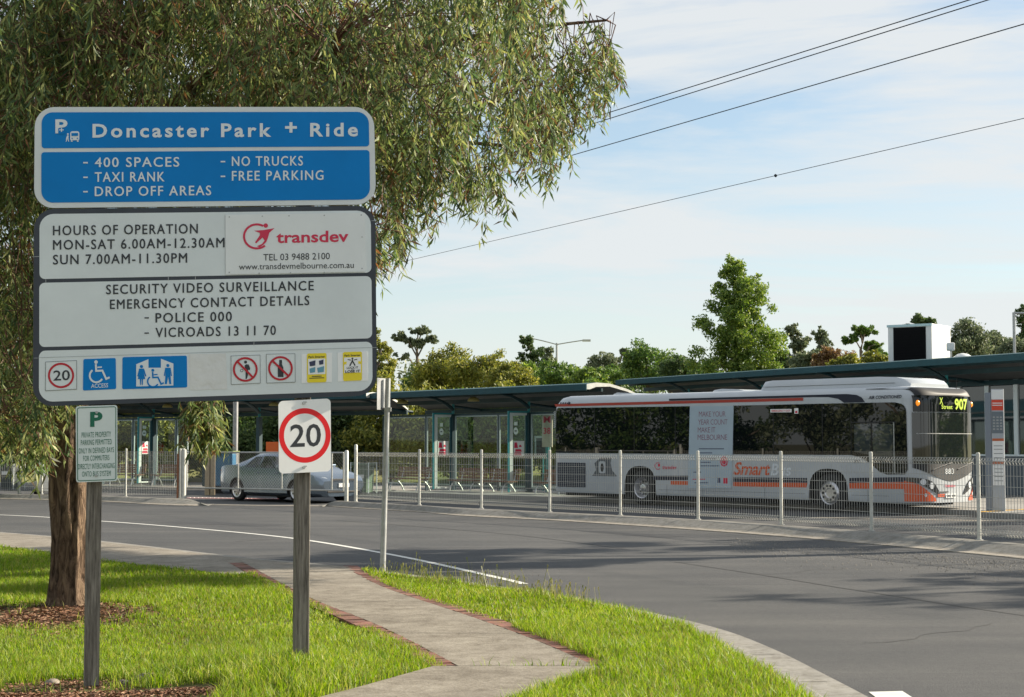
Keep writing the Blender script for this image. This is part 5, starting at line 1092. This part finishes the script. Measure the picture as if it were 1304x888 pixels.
while len(clumps) < 800 and tries < 120000:
    tries += 1; Y = random.uniform(12.2, 20.2); P = at(random.uniform(-250, 790), random.uniform(-250, 585), Y); h = (P.xy - TB.xy).length
    if h > 6.0 or P.z > 9 - .35 * h: continue
    x, y = proj(P)
    if not inside(x, y, CROWN): continue
    if 45 < x < 478 and y > 150 and Y < 12.9: continue
    if 100 < x < 470 and y > 150 and random.random() < .75 and not y > 480: continue
    if y < -20 and random.random() < .5: continue
    if 690 < x < 790 and not 14.6 < Y < 16.4: continue
    if x > 480 and random.random() < .12: continue
    nz_ = mnoise.noise(P * .75)
    if nz_ < (-.12 if x < 480 else .0): continue
    clumps.append(P)
SMALL = []
for x, y, Y in [(258, 505, 14.4), (250, 520, 14.4), (266, 528, 14.45), (258, 540, 14.4), (760, 40, 15.5), (775, 60, 15.6), (765, 95, 15.5), (740, 120, 15.4), (735, 95, 15.5), (715, 120, 15.2), (770, 80, 15.3), (778, 45, 15.5), (768, 48, 15.4), (748, 70, 15.5), (725, 150, 15.3)]:
    clumps.append(at(x, y, Y))
    if x < 300: SMALL.append(clumps[-1])
V = []; T = []; tw = MB()
def leaf(P, d, ln, wd):
    s = d.cross(Vector((random.gauss(0, 1), random.gauss(0, 1), random.gauss(0, .4)))); 
    if s.length < 1e-4: return
    s.normalize(); nrm = d.cross(s); k = len(V); c = P + d * ln * .45 + nrm * ln * random.uniform(-.1, .14)
    V.extend([tuple(P - TB), tuple(c + s * wd * .5 - TB), tuple(P + d * ln - TB), tuple(c - s * wd * .5 - TB)]); T.append((k, k + 1, k + 2, k + 3))
nst = 0
for C in clumps:
    dd = LIMB - np.array(tuple(C)); j = int(np.argmin((dd ** 2).sum(1) + 2 * np.maximum(0, -dd[:, 2]) ** 2)); A = limb_pts[j]
    if (A - C).length < 3.2: m_ = A.lerp(C, .5) + Vector((random.uniform(-.15, .15), random.uniform(-.15, .15), .15)); tw.tube([A - TB, m_ - TB, C - TB], [.009, .006, .004], TWIG, 4, False)
    sg = random.uniform(.15, .30) if C not in SMALL else .09
    for q in range(random.randint(10, 18)):
        P = C + Vector((random.gauss(0, sg), random.gauss(0, sg), random.gauss(0, sg * .7))); Lh = random.uniform(.18, .62)
        if not accept(P) or not accept(P - Vector((0, 0, Lh * .8))):
            if accept(P): Lh = .22
            else: continue
        nst += 1; dx = Vector((random.gauss(0, .22), random.gauss(0, .22), -1)).normalized(); tip = P + dx * Lh + Vector((random.gauss(0, .05), random.gauss(0, .05), 0)); md = P.lerp(tip, .5) + Vector((random.gauss(0, .04), random.gauss(0, .04), .03))
        if q < 6: tw.tube([C - TB, P - TB, md - TB, tip - TB], [.004, .0035, .003, .002], TWIG, 3, False)
        nl = int(Lh * 36) + 6
        for i in range(nl):
            t = (i + random.random()) / nl; Q = P.lerp(md, t * 2) if t < .5 else md.lerp(tip, t * 2 - 1)
            d = Vector((random.gauss(0, .5), random.gauss(0, .5), -1 + random.uniform(-.2, .6))).normalized(); leaf(Q, d, random.uniform(.075, .145), random.uniform(.013, .023))
GUML = leafmat('gum_leaf', [(.20, .10, .045), (.048, .08, .036), (.084, .138, .056), (.14, .19, .066), (.215, .255, .085), (.36, .37, .14)], .36, .5, .3, .6, .3)
np_mesh('crown', V, T, GUML, gum); tw.build('twigs', gum)
print('gum strands', nst, 'leaves', len(T))

# ================================================================== BACKGROUND TREES
PAL = dict(
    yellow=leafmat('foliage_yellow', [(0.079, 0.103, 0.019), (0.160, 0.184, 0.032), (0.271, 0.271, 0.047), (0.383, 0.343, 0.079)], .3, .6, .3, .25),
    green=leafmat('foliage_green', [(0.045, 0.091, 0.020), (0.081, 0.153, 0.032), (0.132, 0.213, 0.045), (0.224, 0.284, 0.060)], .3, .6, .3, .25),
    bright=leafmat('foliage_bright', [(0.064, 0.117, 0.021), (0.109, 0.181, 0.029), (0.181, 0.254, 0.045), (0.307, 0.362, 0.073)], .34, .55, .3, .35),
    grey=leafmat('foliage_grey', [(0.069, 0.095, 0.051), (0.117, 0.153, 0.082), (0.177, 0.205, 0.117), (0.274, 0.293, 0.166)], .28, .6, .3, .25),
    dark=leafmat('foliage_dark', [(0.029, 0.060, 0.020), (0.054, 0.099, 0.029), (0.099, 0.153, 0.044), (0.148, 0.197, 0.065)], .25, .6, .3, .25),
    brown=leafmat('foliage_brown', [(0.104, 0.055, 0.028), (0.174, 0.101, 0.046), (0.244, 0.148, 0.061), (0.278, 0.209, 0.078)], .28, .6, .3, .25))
def crown_mesh(root, lobes, leafsize, n, m):
    """leaf clumps spread through the volume of several uneven lobes"""
    vs, ts = [], []; tot = sum(r[1][0] * r[1][2] for r in lobes)
    C = []; rad = []
    for c, r in lobes:
        k = max(6, int(70 * (r[0] * r[2]) / tot) + 5)
        for i in range(k):
            d = RNG.normal(size=3); d /= np.linalg.norm(d); C.append(np.array(c) + d * np.array(r) * RNG.uniform(.25, 1.0) ** .6); rad.append((min(r) * .5 + (r[0] * r[2]) ** .5 * .5) * RNG.uniform(.2, .46))
    C = np.array(C); rad = np.array(rad); w = rad ** 2.2; idx = RNG.choice(len(C), n, p=w / w.sum())
    P = C[idx] + np.clip(RNG.normal(size=(n, 3)), -1.9, 1.9) * (rad[idx] * .58)[:, None] * np.array([1, 1, .8])
    a = RNG.normal(size=(n, 3)) + np.array([0, 0, -.4]); a /= np.linalg.norm(a, axis=1)[:, None]; e = np.cross(a, RNG.normal(size=(n, 3))); e /= np.linalg.norm(e, axis=1)[:, None]
    L_ = leafsize * RNG.uniform(.7, 1.5, n)[:, None]; Wd = L_ * .42
    V = np.stack([P - a * L_ * .5, P + e * Wd * .5, P + a * L_ * .5, P - e * Wd * .5], 1).reshape(-1, 3); T = np.arange(4 * n).reshape(-1, 4)
    np_mesh('crown', V, T, m, root)
def tree(label, cx, top, hw, bot, D, kind, shape='dome', n=2600, leaf=None, group=None, trunk_r=None, name='tree', lean=0):
    t = at(cx, top, D); x = t.x; base = terr(x, D); k = D / F; H = t.z - base; R_ = hw * k * 1.22; zb = max(.2, at(cx, bot, D).z - base)
    root = thing(name, label, 'tree', (x, D, base), group=group or 'trees behind the station'); rnd = random.Random(int(cx * 13 + top))
    cz = (zb + H) / 2; hz = (H - zb) / 2; lobes = []; u = rnd.uniform
    if shape == 'dome':
        lobes = [((0, 0, cz - hz * .1), (R_ * .8, R_ * .8, hz * .8)), ((u(-.3, .3) * R_, 0, H - hz * .45), (R_ * .55, R_ * .55, hz * .45))] + [((sx * R_ * u(.4, .62), u(-.3, .3) * R_, cz + u(-.45, .25) * hz), (R_ * .42, R_ * .45, hz * u(.35, .5))) for sx in (-1, 1, -1, 1)]
    elif shape == 'cone':
        lobes = []
        for f, wd in ((.0, .95), (.12, 1.0), (.24, 1.0), (.36, .96), (.46, .9), (.56, .82), (.66, .7), (.76, .55), (.86, .36)):
            for q in range(4): lobes.append(((R_ * wd * u(-.45, .45), R_ * wd * u(-.4, .4), zb + (H - zb) * (f + .08)), (R_ * wd * .5, R_ * wd * .5, (H - zb) * .13)))
        lobes += [((R_ * .03, 0, H - .07 * (H - zb)), (R_ * .18, R_ * .18, (H - zb) * .08)), ((-R_ * .62, 0, zb + (H - zb) * .50), (R_ * .2, R_ * .2, (H - zb) * .08)), ((R_ * .75, 0, zb + (H - zb) * .34), (R_ * .2, R_ * .2, (H - zb) * .09))]
    elif shape == 'umbrella':
        for i in range(7):
            a = u(-.85, .85); lobes.append(((a * R_, u(-.4, .4) * R_, zb + (H - zb) * (u(.25, .95) if abs(a) > .4 else u(.6, .95))), (R_ * u(.2, .3), R_ * .3, hz * u(.14, .22))))
        lobes.append(((u(-.1, .2) * R_, 0, H - hz * .16), (R_ * .32, R_ * .3, hz * .16)))
    elif shape == 'tall':
        for i in range(8):
            f = i / 7; lobes.append(((u(-.4, .4) * R_, u(-.3, .3) * R_, zb + (H - zb) * (.06 + .86 * f)), (R_ * (.72 - .3 * f), R_ * .6, hz * .22)))
    lf = leaf or max(.09, 3.9 * k)
    crown_mesh(root, lobes, lf, int(n * 1.7), PAL[kind])
    b = MB(); r = trunk_r or max(.06, .016 * H); tip = cz + hz * .3; b.tube([(0, 0, -.3), (u(-.1, .1), 0, H * .25), (u(-.2, .2), 0, cz), (0, 0, tip)], [r * 1.2, r, r * .7, r * .25], FARBARK, 7)
    for c, rr in lobes[:9]: b.tube([(0, 0, max(.1, min(tip, c[2] - abs(c[0]) * .8 - .3))), (c[0] * .5, c[1] * .5, c[2] - rr[2] * .6), tuple(c)], [r * .5, r * .32, r * .12], FARBARK, 5)
    b.build('trunk', root, smooth=60); return root
BT = [
 ('tall yellow-green bush against the right edge of the information sign', 486, 416, 26, 520, 74, 'yellow', 'tall', 2600),
 ('open gum with umbrella-like leaf clusters standing above the hedge, right of the sign', 532, 416, 29, 480, 96, 'grey', 'umbrella', 1500),
 ('broad yellow-green tree to the right of the umbrella gum', 570, 438, 42, 515, 84, 'yellow', 'dome', 3200),
 ('olive tree left of the dark narrow tree, above the shelter roof', 612, 447, 38, 510, 82, 'yellow', 'dome', 3000),
 ('low yellow bushy tree between the olive tree and the street light', 648, 462, 32, 510, 76, 'yellow', 'dome', 2400),
 ('dark narrow tree left of the street light pole', 676, 428, 20, 490, 100, 'dark', 'tall', 2600),
 ('slim grey-green tree touching the right side of the dark narrow tree', 697, 444, 14, 490, 98, 'grey', 'tall', 1100),
 ('round olive-green tree just under the street light', 718, 457, 33, 510, 86, 'green', 'dome', 2400),
 ('bright low bush right of the street light, above the end of the shelter', 750, 466, 26, 505, 84, 'bright', 'dome', 1900),
 ('grey gum with a flat top between the street light and the green dome tree', 766, 446, 19, 490, 104, 'grey', 'dome', 1400),
 ('small grey gum left of the green dome tree', 790, 445, 16, 490, 106, 'grey', 'umbrella', 1100),
 ('green dome-shaped tree left of the tall conical tree', 824, 433, 32, 498, 88, 'green', 'dome', 2600),
 ('dark low tree between the dome tree and the tall conical tree', 866, 452, 24, 492, 84, 'dark', 'dome', 1800),
 ('tall conical bright green tree rising high above the bus', 936, 333, 58, 490, 72, 'bright', 'cone', 11000),
 ('dark rounded tree just right of the tall conical tree', 990, 438, 17, 480, 92, 'dark', 'dome', 1300),
 ('slim pointed grey tree, the left of two slim trees right of the conical tree', 1018, 414, 17, 480, 92, 'grey', 'tall', 2200),
 ('slim grey tree, the right of two slim trees right of the conical tree', 1044, 418, 17, 480, 94, 'grey', 'tall', 2200),
 ('reddish-brown tree left of the plant box', 1062, 440, 24, 478, 82, 'brown', 'dome', 1700),
 ('olive gum with bare forked limbs just left of the plant box', 1098, 416, 34, 476, 86, 'green', 'umbrella', 1900),
 ('low lime-green bush in front of the reddish-brown tree', 1078, 452, 24, 480, 74, 'yellow', 'dome', 1800),
 ('lime-green bush touching the left side of the plant box', 1116, 447, 18, 476, 76, 'yellow', 'dome', 1400),
 ('dark gum whose tip shows over the plant box', 1168, 403, 22, 470, 92, 'dark', 'umbrella', 1300),
 ('grey-green gum with full crown just right of the plant box', 1230, 404, 25, 470, 84, 'grey', 'dome', 2200),
 ('lower grey tree second to the right of the plant box', 1264, 421, 22, 468, 88, 'grey', 'dome', 1700),
 ('dark tall gum at the right edge of the picture', 1302, 384, 14, 468, 82, 'dark', 'tall', 1700),
 ('grey-green tree in front of the dark tall gum at the right edge', 1290, 428, 20, 468, 78, 'grey', 'dome', 1500),
 ('olive tree filling the gap right of the umbrella gum', 545, 462, 30, 515, 90, 'green', 'dome', 2400),
 ('pale green tree low behind the dark narrow tree', 684, 464, 34, 510, 92, 'bright', 'dome', 2200),
 ('olive tree between the flat-topped grey gum and the dome tree', 778, 464, 30, 500, 96, 'green', 'dome', 2000),
 ('mid green tree between the dome tree and the tall conical tree', 852, 460, 30, 496, 90, 'bright', 'dome', 2200),
 ('grey-green tree between the two slim trees and the reddish-brown tree', 1034, 446, 28, 480, 90, 'grey', 'dome', 1900),
 ('olive tree low between the plant box and the full-crowned gum', 1205, 440, 30, 470, 90, 'green', 'dome', 1800),
 ('dark tree seen low between the conical tree and the shelter end', 898, 462, 24, 496, 76, 'green', 'dome', 1700)]
for i, (lab, cx, top, hw, bot, D, kd, shp, n) in enumerate(BT): tree(lab, cx, top, hw, bot, D, kd, shp, int(n * 1.9))
# shrubs and low trees seen through and under the shelter
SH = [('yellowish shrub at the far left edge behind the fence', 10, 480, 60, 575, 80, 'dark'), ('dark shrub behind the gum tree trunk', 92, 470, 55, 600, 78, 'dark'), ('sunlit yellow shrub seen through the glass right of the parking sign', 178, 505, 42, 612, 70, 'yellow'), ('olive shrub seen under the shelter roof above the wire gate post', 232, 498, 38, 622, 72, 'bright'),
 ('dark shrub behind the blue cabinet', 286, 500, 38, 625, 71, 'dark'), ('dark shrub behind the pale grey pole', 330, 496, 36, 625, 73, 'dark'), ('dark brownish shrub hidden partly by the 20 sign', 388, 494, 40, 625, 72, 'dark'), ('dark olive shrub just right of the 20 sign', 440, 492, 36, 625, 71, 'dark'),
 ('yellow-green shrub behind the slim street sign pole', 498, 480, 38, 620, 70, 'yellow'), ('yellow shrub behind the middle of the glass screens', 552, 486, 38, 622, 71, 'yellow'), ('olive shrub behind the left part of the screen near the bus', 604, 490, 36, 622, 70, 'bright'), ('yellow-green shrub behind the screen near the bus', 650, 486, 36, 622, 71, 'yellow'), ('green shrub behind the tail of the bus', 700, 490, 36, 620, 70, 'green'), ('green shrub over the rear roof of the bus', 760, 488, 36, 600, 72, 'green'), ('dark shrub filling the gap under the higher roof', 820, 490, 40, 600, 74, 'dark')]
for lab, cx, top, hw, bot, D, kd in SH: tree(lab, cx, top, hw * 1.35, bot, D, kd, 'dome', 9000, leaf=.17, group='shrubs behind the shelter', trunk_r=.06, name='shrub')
lob = []; xx = -60
while xx < 75:
    hh = random.uniform(4.2, 6.4); ww = random.uniform(3, 6); lob.append(((xx, random.uniform(-5, 5), hh * .5), (ww, ww, hh * .5))); xx += ww * random.uniform(.5, .9)
wood = bpy.data.objects.new('distant_wood', None); COL.objects.link(wood); wood.location = (0, 150, 0)
crown_mesh(wood, lob, .42, 60000, PAL['grey'])
wd = kids(wood)[0]; wd.parent = None; wd.location = (0, 150, terr(0, 150)); wd.name = 'distant_wood'; wd['kind'] = 'stuff'; bpy.data.objects.remove(wood)
# trees outside the picture: their shadows cross the road, and the bus glass mirrors them
def bigtree(label, x, y, H, R_, zb, kind, n):
    root = thing('tree', label, 'tree', (x, y, 0), group='trees around the road'); rnd = random.Random(int(x * 7 + y)); u = rnd.uniform; lobes = []
    for i in range(13 if zb > 1 else 26): a = u(0, 6.28); q = u(.1, .75) * R_; lobes.append(((q * cos(a), q * sin(a), zb + (H - zb) * (u(.1, .9) if zb > 1 else (i % 13) / 13 + .04)), (R_ * u(.25, .45), R_ * u(.25, .45), (H - zb) * u(.1, .2))))
    crown_mesh(root, lobes, .22, n, PAL[kind]); b = MB(); b.tube([(0, 0, -.2), (u(-.3, .3), 0, zb), (0, 0, H * .8)], [.28, .2, .05], FARBARK, 8)
    for c, rr in lobes: b.tube([(0, 0, max(zb * .6, c[2] - 2.4)), (c[0] * .5, c[1] * .5, c[2] - .7), tuple(c)], [.1, .06, .02], FARBARK, 5)
    b.build('trunk', root, smooth=60)
bigtree('broad gum beyond the right edge of the picture, shading the road', 15.2, 29.2, 12.0, 4.7, 6.4, 'grey', 15000)
bigtree('second gum beyond the right edge, nearer the camera', 22.5, 34.6, 10.5, 3.0, 6.5, 'grey', 4000)
bigtree('loose gum beyond the right edge, level with the bus front', 31, 42, 12, 4.0, 3.2, 'green', 5000)
bigtree('slender gum beyond the right edge, closest to the camera', 24, 26.3, 10.5, 2.6, 7, 'grey', 2600)
bigtree('dense tree far beyond the right edge, mirrored in the bus windscreen', 42, 44, 11, 4.5, .3, 'green', 20000)
bigtree('bushy tree far beyond the right edge, next to the dense one', 41, 50, 8, 4, .3, 'dark', 16000)
bigtree('low bushy tree far beyond the right edge of the picture', 40, 37.5, 7.5, 4, .3, 'grey', 16000)
bigtree('dense tree beyond the left edge, level with the shelter', -24, 47, 10.5, 5, .4, 'green', 22000)
bigtree('tall tree beyond the left edge, mirrored in the bus windows', -27, 38.5, 13, 4.8, .5, 'grey', 24000)
bigtree('low tree beyond the left edge, between two taller ones', -31, 43, 7, 4, .4, 'dark', 14000)
bigtree('spreading tree beyond the left edge, nearest the road', -22, 30.5, 9, 4.5, .4, 'green', 24000)
bigtree('full tree beyond the left edge, farthest along the road', -19.5, 52, 8, 4, .4, 'green', 20000)
bigtree('bushy tree beyond the left edge, between the tall tree and the spreading tree', -24, 34.5, 7.5, 3.6, .3, 'grey', 20000)

# ================================================================== GRASS
def poly_np(P): return np.array([tuple(p) for p in P])
def inside_np(X, Y, P):
    P = np.asarray(P); c = np.zeros(len(X), bool); j = len(P) - 1
    for i in range(len(P)):
        xi, yi = P[i]; xj, yj = P[j]
        if yi != yj: m = ((yi > Y) != (yj > Y)) & (X < (xj - xi) * (Y - yi) / (yj - yi) + xi); c ^= m
        j = i
    return c
Lout = [tuple(p) for p in offset(Lin, -.09)]; Rout = [tuple(p) for p in offset(Rin, .09)]
NOGRASS = [Lout + [tuple(p) for p in reversed(Rout)], slab]
FOOT = offset(KL, -1.86); FOOTP = [tuple(p) for p in FOOT] + [tuple(p) for p in reversed(KL)]
def grass_field(n, y0, y1, hmin, hmax, wid, name=None):
    X = RNG.uniform(-9.5, 2.1, n); Y = RNG.uniform(y0, y1, n); keep = (np.abs(X) < Y * .325 + .3) & inside_np(X, Y, [tuple(p) for p in offset(K, -.12)] + [(-60, -14)])
    X, Y = X[keep], Y[keep]; ok = np.ones(len(X), bool)
    for P in NOGRASS + [FOOTP]: ok &= ~inside_np(X, Y, P)
    X, Y = X[ok], Y[ok]
    nz1 = np.array([mnoise.noise(Vector((x * 1.3, y * .9, 0))) for x, y in zip(X, Y)]); nz2 = np.array([mnoise.noise(Vector((x * 5, y * 5, 3))) for x, y in zip(X, Y)])
    d1 = ((X + 4.35) / 1.0) ** 2 + ((Y - 15.55) / 1.35) ** 2; d2 = ((X + 2.95) / .44) ** 2 + ((Y - 11.0) / .34) ** 2; d3 = np.where(X < -1.85, (Y - 10.6) / .2, 9)
    bare = np.minimum(np.minimum(d1, d2), np.where(d3 < 0, 0, d3 ** 2)) + nz2 * .55
    keep = (bare > 1) | ((bare > .45) & (RNG.uniform(0, 1, len(X)) < .12)); X, Y, nz1, nz2 = X[keep], Y[keep], nz1[keep], nz2[keep]
    dry = np.exp(-((Y - 14.6 - .25 * X) / 1.5) ** 2) * (X < 0)                    # short dry band across the lawn
    keep = RNG.uniform(0, 1, len(X)) > .35 * dry; X, Y, nz1, nz2, dry = X[keep], Y[keep], nz1[keep], nz2[keep], dry[keep]; m = len(X)
    h = RNG.uniform(hmin, hmax, m) * (1 + .55 * nz1 + .35 * nz2) * (1 - .5 * dry); h = np.maximum(h, .012)
    Z = np.array([lawn_z(x, y) for x, y in zip(X, Y)]) - .004
    a = RNG.uniform(0, 2 * pi, m); wv = np.stack([np.cos(a), np.sin(a), np.zeros(m)], 1); ln = RNG.uniform(.1, .75, m)[:, None] * h[:, None]; b_ = RNG.uniform(0, 2 * pi, m); lv = np.stack([np.cos(b_), np.sin(b_), np.zeros(m)], 1) * ln
    up = np.array([0, 0, 1.]); P = np.stack([X, Y, Z], 1); w = (wid * RNG.uniform(.6, 1.3, m))[:, None]
    A0, A1 = P - wv * w * .5, P + wv * w * .5; M_ = P + lv * .32 + up * h[:, None] * .55; B0, B1 = M_ - wv * w * .4, M_ + wv * w * .4; tip = P + lv + up * h[:, None] * (1 - .25 * RNG.uniform(0, 1, m))[:, None]
    V = np.stack([A0, A1, B0, B1, tip], 1).reshape(-1, 3); base = (np.arange(m) * 5)[:, None]; T = np.concatenate([base + np.array([0, 1, 3]), base + np.array([0, 3, 2]), base + np.array([2, 3, 4])], 1).reshape(-1, 3)
    return V, T, dry
def merge(fields):
    Vs, Ts, k = [], [], 0
    for V, T, _ in fields: Vs.append(V); Ts.append(T + k); k += len(V)
    return np.concatenate(Vs), np.concatenate(Ts)
GR = leafmat('grass_blade', [(.26, .23, .07), (.10, .18, .014), (.17, .28, .022), (.25, .345, .032), (.36, .36, .09)], .45, .5, .62, .9, .35)
V, T = merge([grass_field(250000, 9.8, 14.5, .045, .13, .006), grass_field(200000, 14.0, 19.5, .035, .10, .008), grass_field(120000, 19, 29, .04, .09, .012)])
o = np_mesh('grass', V, T, GR); o['kind'] = 'stuff'; print('blades', len(T) // 3)
# taller weed stems at the road edge
WEED = leafmat('weed_stem', [(.10, .13, .03), (.18, .19, .05), (.26, .23, .09)], .3)
vs, ts = [], []; KW = [q for q in K if 16.5 < q.y < 20.4]
for i in range(420):
    s = random.choice(KW); p = Vector((s.x, s.y, .1)) + Vector((random.gauss(-.28, .16), random.gauss(-.1, .16), 0)); h = random.uniform(.08, .2) + (.12 if random.random() < .08 else 0); a = random.uniform(0, 6.28); w = .0035; l = Vector((random.gauss(0, .22), random.gauss(0, .22), 1)).normalized() * h; k = len(vs); wv = Vector((cos(a), sin(a), 0)) * w
    if inside(p.x, p.y, NOGRASS[0]) or not inside(p.x, p.y, NEARPOLY): continue
    vs += [tuple(p - wv), tuple(p + wv), tuple(p + l + wv * .5), tuple(p + l - wv * .5)]; ts.append((k, k + 1, k + 2, k + 3)); k += 4; e = p + l
    vs += [tuple(e - wv * 2), tuple(e + Vector((0, 0, .012))), tuple(e + wv * 2), tuple(e - Vector((0, 0, .03)))]; ts.append((k, k + 1, k + 2, k + 3))
o = np_mesh('weeds', vs, ts, WEED); o['kind'] = 'stuff'
# bark litter under the tree and round the left post
LIT_ = leafmat('leaf_litter', [(.07, .03, .016), (.15, .065, .035), (.26, .13, .07), (.36, .24, .15)], .05, .8, .2, 2)
vs, ts = [], []
def litter(n, fx, fy, sz):
    for i in range(n):
        x, y = fx(), fy(); z = lawn_z(x, y) + random.uniform(.002, .02); a = random.uniform(0, 6.28); ln = random.uniform(.5, 1.5) * sz; w = ln * random.uniform(.2, .5); d = Vector((cos(a), sin(a), random.uniform(-.3, .3))); s = Vector((-sin(a), cos(a), random.uniform(-.4, .4))); p = Vector((x, y, z)); k = len(vs)
        if inside(x, y, NOGRASS[0]) or inside(x, y, slab): continue
        vs.extend([tuple(p - d * ln * .5), tuple(p + s * w * .5 + Vector((0, 0, .006))), tuple(p + d * ln * .5), tuple(p - s * w * .5)]); ts.append((k, k + 1, k + 2, k + 3))
litter(6500, lambda: random.gauss(-4.3, .55), lambda: random.gauss(15.55, .7), .045); litter(1500, lambda: random.gauss(-2.95, .32), lambda: random.gauss(11.05, .22), .028); litter(3000, lambda: random.uniform(-3.6, -1.75), lambda: 10.66 - abs(random.gauss(0, .16)), .03); litter(900, lambda: random.uniform(-6, 0), lambda: random.uniform(11, 18), .03); litter(260, lambda: random.uniform(-3, .6), lambda: random.uniform(11, 21), .028)
o = np_mesh('leaf_litter', vs, ts, LIT_); o['kind'] = 'stuff'
STONE = mat('stone', (.26, .22, .18), .9, var=.3, vs=15, bump=.4, bs=30)
for lab, px, y, r in [('largest pale stone at the foot of the left timber post', 187, 873, .075), ('small round stone left of the largest stone', 158, 874, .04), ('small flat stone left of the left timber post', 66, 873, .04)]:
    p = gnd(px, y, .085); b = MB(); rr = []
    for i in range(1, 8):
        t = pi * i / 8; rr.append([tuple(Vector((cos(q) * sin(t) * 1.3, sin(q) * sin(t), cos(t) * .7)) * r * (1 + .25 * mnoise.noise(Vector((cos(q) * 1.5, sin(q) * 1.5, t + px))))) for q in [2 * pi * j / 14 for j in range(14)]])
    b.loft(rr, STONE); o = b.build('stone', smooth=50, recalc=True, loc=(p.x, p.y, p.z + r * .4)); tag(o, lab, 'stone', 'stones by the left post')
